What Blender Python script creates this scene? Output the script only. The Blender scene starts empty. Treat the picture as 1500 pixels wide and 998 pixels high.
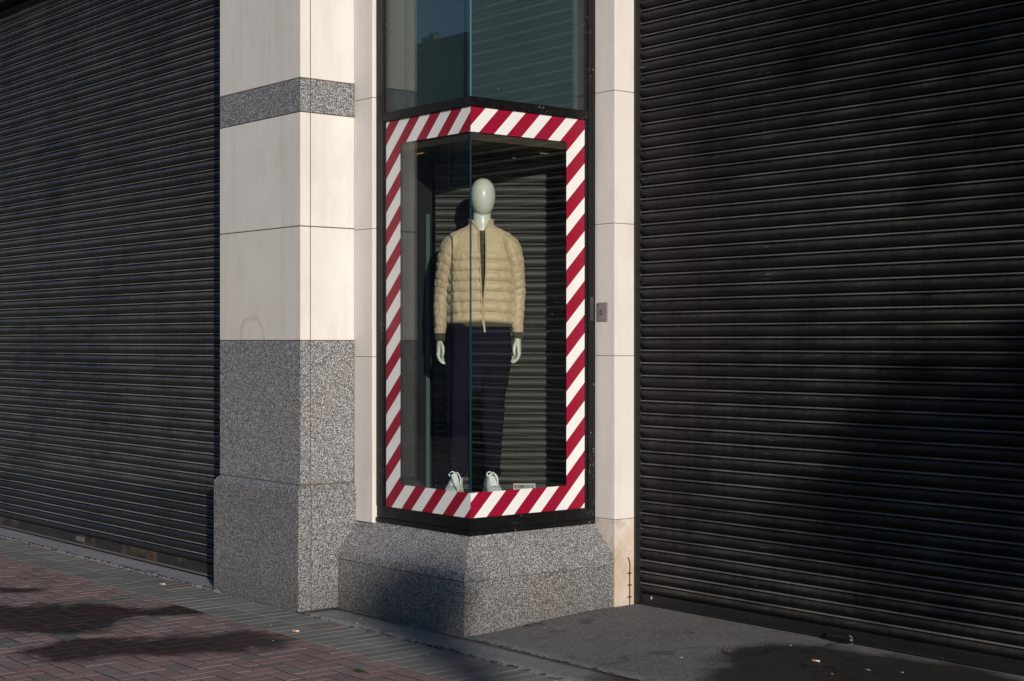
import bpy, bmesh, math, random
from mathutils import Vector, Matrix, noise
random.seed(7)
R = math.radians
sc = bpy.context.scene
COL = sc.collection
# world frame: x runs along the facade to the right, y goes into the building, z up. camera foot at (0,0)

# ------------------------------------------------------------------ helpers: objects
def link(o, parent=None):
    COL.objects.link(o)
    if parent is not None:
        o.parent = parent
    return o

def thing(name, label, cat, loc=(0, 0, 0), rz=0.0, group=None):
    o = bpy.data.objects.new(name, None)
    o.empty_display_size = .1
    o.location = loc
    o.rotation_euler = (0, 0, rz)
    o['label'] = label; o['category'] = cat
    if group: o['group'] = group
    return link(o)

def tag(o, label, cat, group=None, kind=None):
    if label: o['label'] = label
    if cat: o['category'] = cat
    if group: o['group'] = group
    if kind: o['kind'] = kind
    return o

def mesh_obj(name, bm, mats, parent=None, smooth=False, local=False):
    """bm is in world coordinates; a parented mesh is moved into its parent's (unrotated) frame unless local."""
    if not isinstance(mats, (list, tuple)): mats = [mats]
    if parent is not None and not local:
        p = parent; off = Vector((0, 0, 0))
        while p is not None:
            off += Vector(p.location); p = p.parent
        bmesh.ops.translate(bm, verts=bm.verts, vec=-off)
    bmesh.ops.recalc_face_normals(bm, faces=bm.faces)
    me = bpy.data.meshes.new(name)
    if smooth:
        for f in bm.faces: f.smooth = True
    bm.to_mesh(me); bm.free()
    if smooth == 'sharp': me.set_sharp_from_angle(angle=R(32))
    for m in mats: me.materials.append(m)
    return link(bpy.data.objects.new(name, me), parent)

def new(): return bmesh.new()

def box(bm, x0, x1, y0, y1, z0, z1, bev=0.0, mi=0):
    vs = [bm.verts.new(p) for p in ((x0,y0,z0),(x1,y0,z0),(x1,y1,z0),(x0,y1,z0),(x0,y0,z1),(x1,y0,z1),(x1,y1,z1),(x0,y1,z1))]
    fs = [bm.faces.new([vs[i] for i in q]) for q in ((3,2,1,0),(4,5,6,7),(0,1,5,4),(1,2,6,5),(2,3,7,6),(3,0,4,7))]
    for f in fs: f.material_index = mi
    if bev > 0:
        es = list({e for f in fs for e in f.edges})
        bmesh.ops.bevel(bm, geom=es, offset=bev, segments=2, affect='EDGES', profile=.6)
    return fs

def prism(bm, prof, axis, a, b, mi=0):
    """extrude a closed 2-D profile along axis 0 (x; profile is (y,z)) or 1 (y; profile is (x,z)) or 2 (z; profile (x,y))."""
    def P(p, t):
        return ((t, p[0], p[1]), (p[0], t, p[1]), (p[0], p[1], t))[axis]
    A = [bm.verts.new(P(p, a)) for p in prof]; B = [bm.verts.new(P(p, b)) for p in prof]
    n = len(prof)
    fs = [bm.faces.new((A[i], A[(i+1) % n], B[(i+1) % n], B[i])) for i in range(n)]
    fs.append(bm.faces.new(A[::-1])); fs.append(bm.faces.new(B))
    for f in fs: f.material_index = mi
    return fs

def loft(bm, rings, cap=True, closed=True):
    V = [[bm.verts.new(p) for p in r] for r in rings]
    n = len(V[0])
    for a, b in zip(V[:-1], V[1:]):
        for i in range(n if closed else n-1):
            bm.faces.new((a[i], a[(i+1) % n], b[(i+1) % n], b[i]))
    if cap and closed:
        bm.faces.new(V[0][::-1]); bm.faces.new(V[-1])
    return V

def ering(c, A, B, n=24, e=2.0):
    out = []
    for i in range(n):
        t = 2*math.pi*i/n
        cs, sn = math.cos(t), math.sin(t)
        k = (abs(cs)**e + abs(sn)**e) ** (-1/e)
        out.append(Vector(c) + Vector(A)*cs*k + Vector(B)*sn*k)
    return out

def tube(bm, pts, rad, n=10, cap=True, ref=Vector((0, 1, 0)), round_end=False):
    pts = [Vector(p) for p in pts]
    if not isinstance(rad, (list, tuple)): rad = [rad]*len(pts)
    rings = []
    for i, p in enumerate(pts):
        d = (pts[min(i+1, len(pts)-1)] - pts[max(i-1, 0)]).normalized()
        r = ref - d*ref.dot(d)
        if r.length < 1e-3: r = Vector((1, 0, 0)) - d*d.x
        r.normalize(); s = d.cross(r)
        rr = rad[i]
        r1, r2 = rr if isinstance(rr, tuple) else (rr, rr)
        if round_end and i in (0, len(pts)-1):
            sg = -1 if i == 0 else 1
            seq = [(.0, 1.0), (.5, .87), (.85, .5), (.99, .12)]
            if sg < 0: seq = seq[::-1]
            for h, k in seq:
                rings.append([p + d*sg*h*min(r1, r2) + r*(r1*k*math.cos(2*math.pi*j/n)) + s*(r2*k*math.sin(2*math.pi*j/n)) for j in range(n)])
        else:
            rings.append([p + r*(r1*math.cos(2*math.pi*j/n)) + s*(r2*math.sin(2*math.pi*j/n)) for j in range(n)])
    loft(bm, rings, cap)

def smooth_path(pts, k):
    """Catmull-Rom through tuples of any length."""
    out = []
    P = [pts[0]] + list(pts) + [pts[-1]]
    for i in range(1, len(P)-2):
        for j in range(k):
            t = j/k
            out.append(tuple(.5*((2*b)+(c-a)*t+(2*a-5*b+4*c-d)*t*t+(-a+3*b-3*c+d)*t**3) for a, b, c, d in zip(P[i-1], P[i], P[i+1], P[i+2])))
    out.append(tuple(pts[-1]))
    return out

def baked(bm, voxel, smooth_n=4):
    """union of overlapping closed shapes as one continuous skin."""
    me = bpy.data.meshes.new('tmp'); bmesh.ops.recalc_face_normals(bm, faces=bm.faces); bm.to_mesh(me); bm.free()
    o = bpy.data.objects.new('tmp', me); COL.objects.link(o)
    m = o.modifiers.new('r', 'REMESH'); m.mode = 'VOXEL'; m.voxel_size = voxel
    s = o.modifiers.new('s', 'SMOOTH'); s.iterations = smooth_n; s.factor = .5
    dg = bpy.context.evaluated_depsgraph_get(); dg.update()
    me2 = bpy.data.meshes.new_from_object(o.evaluated_get(dg))
    out = bmesh.new(); out.from_mesh(me2)
    bpy.data.objects.remove(o); bpy.data.meshes.remove(me); bpy.data.meshes.remove(me2)
    return out

def vn(p, s=1.0): return noise.noise(Vector(p)*s)

# ------------------------------------------------------------------ helpers: materials
class Mat:
    def __init__(self, name):
        self.m = bpy.data.materials.new(name); self.m.use_nodes = True
        self.t = self.m.node_tree; self.t.nodes.clear()
        self.out = self.t.nodes.new('ShaderNodeOutputMaterial')
    def n(self, typ, ins=None, **props):
        nd = self.t.nodes.new(typ)
        for k, v in props.items(): setattr(nd, k, v)
        for k, v in (ins or {}).items(): self.set(nd, k, v)
        return nd
    def set(self, nd, k, v):
        s = nd.inputs[k]
        if isinstance(v, bpy.types.NodeSocket): self.t.links.new(v, s)
        elif isinstance(v, bpy.types.Node): self.t.links.new(v.outputs[0], s)
        else: s.default_value = (tuple(v)+(1,) if s.type == 'RGBA' and len(v) == 3 else v)
    def math(self, op, a, b=0.0, c=0.0, clamp=False):
        nd = self.n('ShaderNodeMath', {0: a, 1: b, 2: c}, operation=op); nd.use_clamp = clamp
        return nd.outputs[0]
    def mix(self, f, a, b, blend='MIX'):
        nd = self.n('ShaderNodeMix', data_type='RGBA', blend_type=blend)
        self.set(nd, 0, f); self.set(nd, 6, a); self.set(nd, 7, b)
        return nd.outputs[2]
    def coords(self):
        return self.n('ShaderNodeNewGeometry').outputs['Position'] if False else self.n('ShaderNodeTexCoord').outputs['Object']
    def scaled(self, v, s, loc=(0, 0, 0)):
        return self.n('ShaderNodeMapping', {'Vector': v, 'Scale': s, 'Location': loc}).outputs[0]
    def noise(self, v, scale, detail=3, rough=.55, dist=0):
        return self.n('ShaderNodeTexNoise', {'Vector': v, 'Scale': scale, 'Detail': detail, 'Roughness': rough, 'Distortion': dist}).outputs[0]
    def ramp(self, f, *stops, const=False):
        nd = self.n('ShaderNodeValToRGB', {0: f}); cr = nd.color_ramp
        if const: cr.interpolation = 'CONSTANT'
        while len(cr.elements) < len(stops): cr.elements.new(.5)
        for e, (p, c) in zip(cr.elements, stops):
            e.position = p; e.color = (c, c, c, 1) if isinstance(c, (int, float)) else tuple(c)+(1,)
        return nd.outputs[0]
    def rng(self, f, a, b, c=0.0, d=1.0):
        nd = self.n('ShaderNodeMapRange', {0: f, 1: a, 2: b, 3: c, 4: d}); nd.clamp = True
        return nd.outputs[0]
    def bump(self, h, strength, dist):
        return self.n('ShaderNodeBump', {'Height': h, 'Strength': strength, 'Distance': dist}).outputs[0]
    def surf(self, color, rough=.6, normal=None, **kw):
        b = self.n('ShaderNodeBsdfPrincipled', {'Base Color': color, 'Roughness': rough})
        if normal is not None: self.set(b, 'Normal', normal)
        for k, v in kw.items(): self.set(b, k.replace('_', ' '), v)
        self.t.links.new(b.outputs[0], self.out.inputs[0])
        return self.m
    def sep(self, v):
        nd = self.n('ShaderNodeSeparateXYZ', {0: v}); return nd.outputs
    def capsule(self, v, ax, ay, bx, by):
        """distance in the xy plane from a segment, metres."""
        s = self.sep(v); x, y = s[0], s[1]
        dx, dy = bx-ax, by-ay; L2 = dx*dx+dy*dy
        px = self.math('SUBTRACT', x, ax); py = self.math('SUBTRACT', y, ay)
        h = self.math('DIVIDE', self.math('ADD', self.math('MULTIPLY', px, dx), self.math('MULTIPLY', py, dy)), max(L2, 1e-6), clamp=True)
        qx = self.math('SUBTRACT', px, self.math('MULTIPLY', h, dx)); qy = self.math('SUBTRACT', py, self.math('MULTIPLY', h, dy))
        return self.math('SQRT', self.math('ADD', self.math('MULTIPLY', qx, qx), self.math('MULTIPLY', qy, qy)))

def plain(name, color, rough=.6, **kw): return Mat(name).surf(color, rough, **kw)

def m_limestone(name, stain=None, arch=False):
    M = Mat(name); v = M.coords()
    big = M.noise(v, 1.7, 4, .6); mid = M.noise(M.scaled(v, (1, 1, .35)), 9, 5, .65); fine = M.noise(v, 160, 2, .6)
    c = M.mix(M.rng(big, .3, .7), (.64, .60, .56), (.73, .692, .65))
    rnd = M.n('ShaderNodeObjectInfo').outputs['Random']
    c = M.mix(M.rng(rnd, 0, 1, 0, .28), c, (.60, .545, .49))
    c = M.mix(M.math('MULTIPLY', M.rng(mid, .5, .75), .35), c, (.50, .45, .40))
    strk = M.noise(M.scaled(v, (11, 11, .45)), 1.6, 5, .65)
    c = M.mix(M.rng(strk, .52, .72, 0, .30), c, (.47, .43, .385))
    pits = M.n('ShaderNodeTexVoronoi', {'Vector': v, 'Scale': 38.0, 'Randomness': 1.0})
    pm = M.math('LESS_THAN', pits.outputs['Distance'], M.rng(M.noise(v, 13, 2), .5, .75, 0, .13))
    c = M.mix(M.math('MULTIPLY', pm, .45), c, (.22, .19, .16))
    c = M.mix(M.rng(fine, .35, .75, 0, .16), c, (.42, .39, .35))
    if stain:
        z0, z1 = stain
        g = M.rng(M.math('ADD', M.sep(v)[2], M.math('MULTIPLY', M.noise(v, 5, 4, .6), .9)), z1+.68, z0+.68)
        c = M.mix(M.math('MULTIPLY', M.math('MULTIPLY', g, M.rng(M.noise(v, 3.5, 4, .65), .3, .62, .35, 1.0)), .85), c, (.42, .28, .16))
        c = M.mix(M.math('MULTIPLY', M.rng(M.noise(v, 16, 5, .7), .52, .66), .5), c, (.33, .25, .18))
    if arch:   # the ghost of a removed fitting: a faint arch-shaped line
        s = M.sep(v)
        wob = M.math('MULTIPLY', M.math('SUBTRACT', M.noise(v, 14, 2), .5), .05)
        dx = M.math('SUBTRACT', s[0], arch[0]); dz = M.math('MULTIPLY', M.math('MAXIMUM', M.math('SUBTRACT', s[2], arch[1]), 0), 1.0)
        d = M.math('ADD', M.math('SQRT', M.math('ADD', M.math('MULTIPLY', dx, dx), M.math('MULTIPLY', dz, dz))), wob)
        ring = M.rng(M.math('ABSOLUTE', M.math('SUBTRACT', d, .14)), .026, .004)
        low = M.rng(s[2], arch[1]+.16, arch[1]+.10)
        c = M.mix(M.math('MULTIPLY', ring, .33), c, (.36, .32, .27))
    h = M.math('ADD', M.math('MULTIPLY', fine, .4), M.math('SUBTRACT', mid, pm))
    return M.surf(c, .78, M.bump(h, .18, .003), Specular_IOR_Level=.25)

def m_granite(name, dark=1.0, dirt=False):
    M = Mat(name); v = M.coords()
    a = M.n('ShaderNodeTexVoronoi', {'Vector': v, 'Scale': 270.0}); b = M.n('ShaderNodeTexVoronoi', {'Vector': v, 'Scale': 420.0})
    ra = M.sep(a.outputs['Color'])[0]; rb = M.sep(b.outputs['Color'])[1]
    c1 = M.ramp(ra, (0, (.018*dark, .019*dark, .022*dark)), (.34, (.085*dark, .087*dark, .095*dark)), (.64, (.30*dark, .30*dark, .302*dark)), (.80, (.80*dark, .785*dark, .765*dark)), const=True)
    c2 = M.ramp(rb, (0, (.03*dark, .03*dark, .034*dark)), (.4, (.16*dark, .16*dark, .165*dark)), (.8, (.42*dark, .41*dark, .40*dark)), const=True)
    c = M.mix(.40, c1, c2)
    pink = M.math('MULTIPLY', M.rng(M.noise(v, 2.2, 3), .55, .7), .22)
    c = M.mix(pink, c, M.mix(1.0, c, (1.0, .78, .64), 'MULTIPLY'))
    if dirt:
        z = M.sep(v)[2]
        g = M.rng(M.math('ADD', z, M.math('MULTIPLY', M.noise(v, 6, 4), .25)), .38, .10)
        c = M.mix(M.math('MULTIPLY', g, .38), c, (.07, .058, .045))
    return M.surf(c, M.rng(rb, 0, 1, .38, .7), M.bump(rb, .12, .001), Specular_IOR_Level=.4)

def m_shutter(name, base, dust, dust_amt, rough, scratches=None, lowline=None, rust=False, lip=None, spec=.5):
    M = Mat(name); v = M.coords()
    st = M.noise(M.scaled(v, (1.2, 1.2, 9)), 2.4, 5, .6)
    cl = M.noise(v, 1.1, 3, .5)
    fine = M.noise(M.scaled(v, (5, 5, 60)), 5, 3, .6)
    drip = M.noise(M.scaled(v, (14, 14, .5)), 2.0, 3, .6)
    f = M.math('MULTIPLY', M.rng(M.math('ADD', M.math('MULTIPLY', st, .5), M.math('ADD', M.math('MULTIPLY', cl, .35), M.math('MULTIPLY', drip, .30))), .43, .80), dust_amt)
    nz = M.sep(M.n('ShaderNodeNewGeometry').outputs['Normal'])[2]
    f = M.math('MULTIPLY', f, M.rng(nz, -.35, .65, .35, 2.2), clamp=True)      # dust colour boosted on up-facing parts, painting in light from above
    if lip is not None: f = M.math('ADD', f, M.math('MULTIPLY', M.rng(fine, .25, .75, lip*.45, lip), M.rng(M.math('ADD', M.math('MULTIPLY', cl, .6), M.math('MULTIPLY', st, .4)), .36, .62, .40, 1.15)), clamp=True)   # slat lips lightened: their bright highlight is painted into the colour
    if lowline:   # strip along the bottom: less of the dust colour below a sloping line
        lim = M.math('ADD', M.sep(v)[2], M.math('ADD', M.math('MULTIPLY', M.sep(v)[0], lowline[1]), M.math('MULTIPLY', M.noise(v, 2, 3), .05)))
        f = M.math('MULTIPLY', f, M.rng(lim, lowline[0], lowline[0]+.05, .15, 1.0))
    c = M.mix(f, base, dust)
    sp = M.n('ShaderNodeTexVoronoi', {'Vector': v, 'Scale': 11.0})
    c = M.mix(M.math('MULTIPLY', M.math('LESS_THAN', sp.outputs['Distance'], .028), .5), c, (.35, .34, .32))
    if scratches:
        s = M.sep(v)
        for u0, w, amt in scratches:
            win = M.rng(M.math('ABSOLUTE', M.math('SUBTRACT', M.math('ADD', s[0], M.math('MULTIPLY', M.math('SUBTRACT', M.noise(M.scaled(v, (.01, .01, 13)), 1.0, 1), .5), .12)), u0)), w, w*.7)
            k = M.math('GREATER_THAN', M.noise(M.scaled(v, (6, 6, 170)), 1.0, 3, .6), amt)
            ok = M.math('GREATER_THAN', M.noise(M.scaled(v, (.2, .2, 9)), 1.0, 1), .42)
            c = M.mix(M.math('MULTIPLY', M.math('MULTIPLY', win, ok), M.math('MULTIPLY', k, .85)), c, (.20, .24, .30))
    if rust:
        c = M.mix(M.math('MULTIPLY', M.rng(M.noise(v, 4, 4, .65), .52, .62), .8), c, (.11, .062, .038))
        c = M.mix(M.math('MULTIPLY', M.math('GREATER_THAN', M.noise(v, 40, 3, .6), .70), .6), c, (.28, .27, .25))
    r = M.math('ADD', rough, M.math('MULTIPLY', M.math('SUBTRACT', st, .5), .22))
    return M.surf(c, r, M.bump(M.math('ADD', fine, st), .12, .002), Specular_IOR_Level=spec)

def m_paver(name, hue_attr=True, joint=False, wet=(), base=None, band=None):
    M = Mat(name); v = M.coords()
    at = M.n('ShaderNodeAttribute', attribute_name='tint').outputs['Color']
    c = at
    n1 = M.noise(v, 60, 4, .65); n2 = M.noise(v, 2.3, 4, .6)
    c = M.mix(M.rng(n1, .35, .75, 0, .45), c, M.mix(1.0, c, (.55, .55, .55), 'MULTIPLY'))
    c = M.mix(M.rng(n2, .4, .7, 0, .35), c, (.20, .185, .17))
    c = M.mix(M.math('MULTIPLY', M.rng(M.noise(v, 7, 5, .7), .56, .68), .35), c, (.10, .11, .08))
    rough = .82
    w = None
    for ax, ay, bx, by, r in wet:
        d = M.capsule(v, ax, ay, bx, by)
        d = M.math('ADD', d, M.math('MULTIPLY', M.math('SUBTRACT', M.noise(v, 2.4, 5, .62), .5), .80))
        k = M.rng(d, r+.09, r-.08)
        w = k if w is None else M.math('MAXIMUM', w, k)
    if w is not None:
        c = M.mix(w, c, M.mix(1.0, c, (.17, .13, .12), 'MULTIPLY'))
        rough = M.rng(w, 0, 1, .82, .55)
    return M.surf(c, rough, M.bump(n1, .35, .003), Specular_IOR_Level=.3)

def m_asphalt(name, lo, hi, wet=(), cracks=True):
    M = Mat(name); v = M.coords()
    n1 = M.noise(v, 85, 4, .75); n2 = M.noise(v, 1.9, 4, .6); n3 = M.noise(v, 9, 4, .65)
    c = M.mix(M.rng(M.math('ADD', M.math('MULTIPLY', n2, .6), M.math('MULTIPLY', n3, .4)), .35, .65), lo, hi)
    ag = M.n('ShaderNodeTexVoronoi', {'Vector': v, 'Scale': 120.0})
    c = M.mix(M.rng(M.sep(ag.outputs['Color'])[0], .55, 1, 0, .38), c, (.34, .33, .315))
    c = M.mix(M.rng(M.sep(ag.outputs['Color'])[1], .7, 1, 0, .55), c, (.03, .029, .028))
    gum = M.n('ShaderNodeTexVoronoi', {'Vector': v, 'Scale': 5.0})
    gm_ = M.math('MULTIPLY', M.math('LESS_THAN', gum.outputs['Distance'], .075), M.math('GREATER_THAN', M.sep(gum.outputs['Color'])[0], .6))
    c = M.mix(M.math('MULTIPLY', gm_, .45), c, (.05, .048, .047))
    c = M.mix(M.rng(n1, .5, .75, 0, .5), c, M.mix(1.0, c, (.5, .5, .5), 'MULTIPLY'))
    blot = M.rng(M.noise(v, 4.2, 3, .5), .64, .70)
    c = M.mix(M.math('MULTIPLY', blot, .45), c, (.03, .028, .027))
    h = n1
    if cracks:
        wv = M.n('ShaderNodeVectorMath', {0: v, 1: M.n('ShaderNodeTexNoise', {'Vector': v, 'Scale': 3.0, 'Detail': 4.0}).outputs[1]}, operation='ADD').outputs[0]
        ck = M.n('ShaderNodeTexVoronoi', {'Vector': wv, 'Scale': .8}, feature='DISTANCE_TO_EDGE').outputs['Distance']
        km = M.math('MULTIPLY', M.rng(ck, .014, .004), M.rng(M.noise(v, .9, 2), .44, .52))
        c = M.mix(M.math('MULTIPLY', km, .8), c, (.012, .011, .010))
    rough = .86
    w = None
    for ax, ay, bx, by, r in wet:
        d = M.math('ADD', M.capsule(v, ax, ay, bx, by), M.math('MULTIPLY', M.math('SUBTRACT', M.noise(v, 2.6, 5, .65), .5), .50))
        k = M.rng(d, r+.07, r-.07)
        w = k if w is None else M.math('MAXIMUM', w, k)
    if w is not None:
        c = M.mix(w, c, M.mix(1.0, c, (.20, .19, .18), 'MULTIPLY'))
        rough = M.rng(w, 0, 1, .86, .6)
    return M.surf(c, rough, M.bump(h, .8, .006), Specular_IOR_Level=.3)

def m_glass(name, tint=(.955, .975, .965), f0=.055, dust=True):
    M = Mat(name)
    lw = M.n('ShaderNodeLayerWeight', {'Blend': .5}).outputs['Facing']
    F = M.math('ADD', f0, M.math('MULTIPLY', M.math('POWER', lw, 5.0), 1-f0))
    tr = M.n('ShaderNodeBsdfTransparent', {'Color': tint})
    gl = M.n('ShaderNodeBsdfGlossy', {'Color': (.92, .98, .98), 'Roughness': 0.0})
    mx = M.n('ShaderNodeMixShader', {0: F, 1: tr, 2: gl})
    sh = mx
    if dust:
        v = M.coords()
        sp = M.n('ShaderNodeTexVoronoi', {'Vector': v, 'Scale': 14.0})
        k = M.math('MULTIPLY', M.math('LESS_THAN', sp.outputs['Distance'], .028), M.math('GREATER_THAN', M.noise(v, 3, 2), .53))
        df = M.n('ShaderNodeBsdfDiffuse', {'Color': (.7, .7, .68)})
        film = M.math('ADD', M.math('MULTIPLY', k, .6), M.rng(M.noise(v, 2.5, 4, .6), .4, .8, .0, .004))
        sh = M.n('ShaderNodeMixShader', {0: film, 1: mx, 2: df})
    M.t.links.new(sh.outputs[0], M.out.inputs[0])
    return M.m

def m_fabric(name, c0, c1, scale=40, rough=.75, sheen=.2, bump=.15, spec=.3):
    M = Mat(name); v = M.coords()
    n = M.noise(v, scale, 4, .6); n2 = M.noise(v, 6, 3, .5)
    c = M.mix(M.rng(M.math('ADD', M.math('MULTIPLY', n, .5), M.math('MULTIPLY', n2, .5)), .35, .65), c0, c1)
    return M.surf(c, rough, M.bump(n, bump, .004), Sheen_Weight=sheen, Specular_IOR_Level=spec)

def m_frame(name):
    M = Mat(name); v = M.coords()
    n = M.noise(v, 22, 5, .65); n2 = M.noise(M.scaled(v, (3, 3, 40)), 6, 3)
    c = M.mix(M.rng(n, .5, .75, 0, .6), (.004, .004, .0045), (.010, .0095, .009))
    chip = M.math('GREATER_THAN', M.math('MULTIPLY', M.noise(v, 60, 3, .7), M.rng(M.noise(v, 5, 2), .4, .6)), .64)
    c = M.mix(M.math('MULTIPLY', chip, .7), c, (.25, .25, .25))
    return M.surf(c, M.rng(n, .3, .7, .3, .5), M.bump(n, .06, .002), Specular_IOR_Level=.35)

LIME = m_limestone('limestone')
LIME_ARCH = m_limestone('limestone_with_ghost_mark', arch=(-.085, 1.607))
LIME_STAIN = m_limestone('limestone_damp_stained', stain=(.0, .55))
GRAN = m_granite('granite'); GRAN_D = m_granite('granite_street_grimed', .80, True); GRAN_BAND = m_granite('granite_band', .95)
MORTAR = plain('brown_mortar', (.10, .078, .05), .9)
BLACK = m_frame('black_aluminium')
GLASS = m_glass('clear_glass')
def m_edge(name, c):
    M = Mat(name); p = M.n('ShaderNodeBsdfPrincipled', {'Base Color': c, 'Roughness': .25}); t_ = M.n('ShaderNodeBsdfTransparent', {'Color': (.6, .8, .85)})
    mx = M.n('ShaderNodeMixShader', {0: .45, 1: p, 2: t_}); M.t.links.new(mx.outputs[0], M.out.inputs[0]); return M.m
SEAL = m_edge('dark_glass_edge', (.012, .04, .06))
def m_vinyl(name, c0, c1):
    M = Mat(name); v = M.coords(); n = M.noise(v, 3.5, 5, .65); f = M.noise(v, 45, 4, .7)
    c = M.mix(M.rng(n, .35, .7), c0, c1)
    sc_ = M.math('MULTIPLY', M.math('GREATER_THAN', f, .69), .35)
    c = M.mix(sc_, c, (.30, .25, .24))
    return M.surf(c, M.rng(n, .3, .7, .34, .55), M.bump(M.noise(v, 7, 3, .6), .10, .004), Specular_IOR_Level=.4)
RED = m_vinyl('crimson_vinyl', (.27, .002, .024), (.225, .003, .022)); WHITE = m_vinyl('white_vinyl', (.74, .73, .715), (.66, .65, .635))
STEEL = plain('dull_steel', (.28, .25, .25), .5, Metallic=.5)
DARK = plain('black_gap', (.004, .004, .004), .9)

# ------------------------------------------------------------------ ground
ROAD_Z = -.13
gb = new(); box(gb, -600, 600, -600, 600, ROAD_Z-.5, ROAD_Z)
g = mesh_obj('ground', gb, m_asphalt('road_asphalt', (.05, .05, .05), (.075, .073, .07), cracks=False)); g['kind'] = 'structure'

def paver(bm, lay, x0, x1, y0, y1, z, col, rz, gap=.0025, bev=.004):
    dz = random.uniform(-.0007, .0007)+rz
    tx, ty = random.uniform(-.0008, .0008), random.uniform(-.0008, .0008)
    def H(a, b): return z+dz+tx*a+ty*b
    X0, X1, Y0, Y1 = x0+gap, x1-gap, y0+gap, y1-gap
    lo = [bm.verts.new(p) for p in ((X0, Y0, z-.05), (X1, Y0, z-.05), (X1, Y1, z-.05), (X0, Y1, z-.05))]
    mi = [bm.verts.new((p[0], p[1], H(p[2], p[3])-bev)) for p in ((X0, Y0, -1, -1), (X1, Y0, 1, -1), (X1, Y1, 1, 1), (X0, Y1, -1, 1))]
    hi = [bm.verts.new((p[0], p[1], H(p[2], p[3]))) for p in ((X0+bev, Y0+bev, -1, -1), (X1-bev, Y0+bev, 1, -1), (X1-bev, Y1-bev, 1, 1), (X0+bev, Y1-bev, -1, 1))]
    fs = []
    for a, b in ((lo, mi), (mi, hi)):
        for i in range(4): fs.append(bm.faces.new((a[i], a[(i+1) % 4], b[(i+1) % 4], b[i])))
    fs.append(bm.faces.new(hi))
    for f in fs:
        for l in f.loops: l[lay] = (*col, 1)

PAVE_END = 4.845; SETT0 = 4.435; KERB = -2.2
WET = ((-9.3, 2.9, -8.50, 3.75, .44), (-8.45, 3.80, -8.33, 4.36, .15), (-7.56, 3.40, -7.31, 4.10, .27), (-9.9, 3.75, -9.65, 3.9, .08))
RB = m_paver('red_brick_paver', wet=WET)
pb = new(); lay = pb.loops.layers.float_color.new('tint')
def redtone():
    k = random.uniform(.88, 1.10); r = random.random()
    if r < .72: c = (.238, .150, .142)
    elif r < .9: c = (.185, .145, .140)
    else: c = (.215, .155, .142)
    return tuple(x*k for x in c)
def greytone(k0=1.0):
    k = random.uniform(.82, 1.15)*k0
    return (.175*k, .173*k, .165*k)
# 90-degree herringbone of 200 x 100 bricks
X_A, X_B, Y_A, Y_B = -19.0, 3.2, .2, SETT0
a = .1
for i in range(int((X_B-X_A)/a)+2):
    for j in range(-1, int((Y_B-Y_A)/a)+2):
        k = (i+j) % 4
        # brick lying along x starts where k == 0; brick standing along y starts where k == 2
        x0 = X_A+i*a; y0 = Y_B-(j+1)*a
        if (i - j) % 4 == 0: bx = (x0, x0+2*a, y0, y0+a)
        elif (i - j) % 4 == 2: bx = (x0, x0+a, y0-a, y0+a) if False else (x0+a*0, x0+a, y0, y0+2*a)
        else: continue
        bx = (max(bx[0], X_A), min(bx[1], X_B), max(bx[2], Y_A), min(bx[3], Y_B))
        if bx[1]-bx[0] < .02 or bx[3]-bx[2] < .02: continue
        cx, cy = (bx[0]+bx[1])/2, (bx[2]+bx[3])/2
        gr = abs(cx+8.02+.22*(cy-3.1)) < .105 or (abs(cx+8.75+.2*(cy-3.1)) < .105 and cy > 2.6)
        col = greytone(.8) if gr and random.random() < .93 else redtone()
        paver(pb, lay, *bx, 0.0, col, .0008*vn((cx, cy, 0), 1.4), gap=.0060, bev=.0015)
ob = mesh_obj('pavement_brick', pb, RB); ob['kind'] = 'structure'
sb = new(); lay = sb.loops.layers.float_color.new('tint')
x = -19.0
while x < 3.2:
    for (y0, y1) in ((SETT0, SETT0+.205), (SETT0+.205, SETT0+.41)):
        col = (.19*random.uniform(.9, 1.1), .14, .13) if random.random() < .04 else greytone()
        paver(sb, lay, x, x+.1, y0, y1, 0.0, col, .002*vn((x, y0, 2), 1.4), gap=.002, bev=.003)
    x += .1
ob = mesh_obj('pavement_setts', sb, m_paver('grey_sett')); ob['kind'] = 'structure'
jb = new(); box(jb, -19, 3.2, .2, SETT0-.002, -.12, -.0018); ob = mesh_obj('pavement_joint_sand', jb, plain('dark_joint_sand', (.016, .013, .012), .95)); ob['kind'] = 'structure'
jb = new(); box(jb, -19, 3.2, SETT0+.001, PAVE_END, -.12, -.003); ob = mesh_obj('pavement_joint_mortar', jb, plain('pale_joint_sand', (.34, .325, .30), .95)); ob['kind'] = 'structure'
PAVED = m_asphalt('pavement_concrete', (.07, .068, .066), (.10, .098, .095))
kb = new(); box(kb, -60, 40, KERB, .196, ROAD_Z-.1, -.002); box(kb, -60, -19.004, .2, 8, ROAD_Z-.1, -.002); box(kb, 3.204, 40, .2, 8, ROAD_Z-.1, -.002)
ob = mesh_obj('pavement', kb, PAVED); ob['kind'] = 'structure'
kb = new(); box(kb, -60, 40, KERB-.15, KERB-.004, ROAD_Z-.1, .0, .012); ob = mesh_obj('kerb', kb, m_granite('granite_kerb', .8)); ob['kind'] = 'structure'

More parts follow.
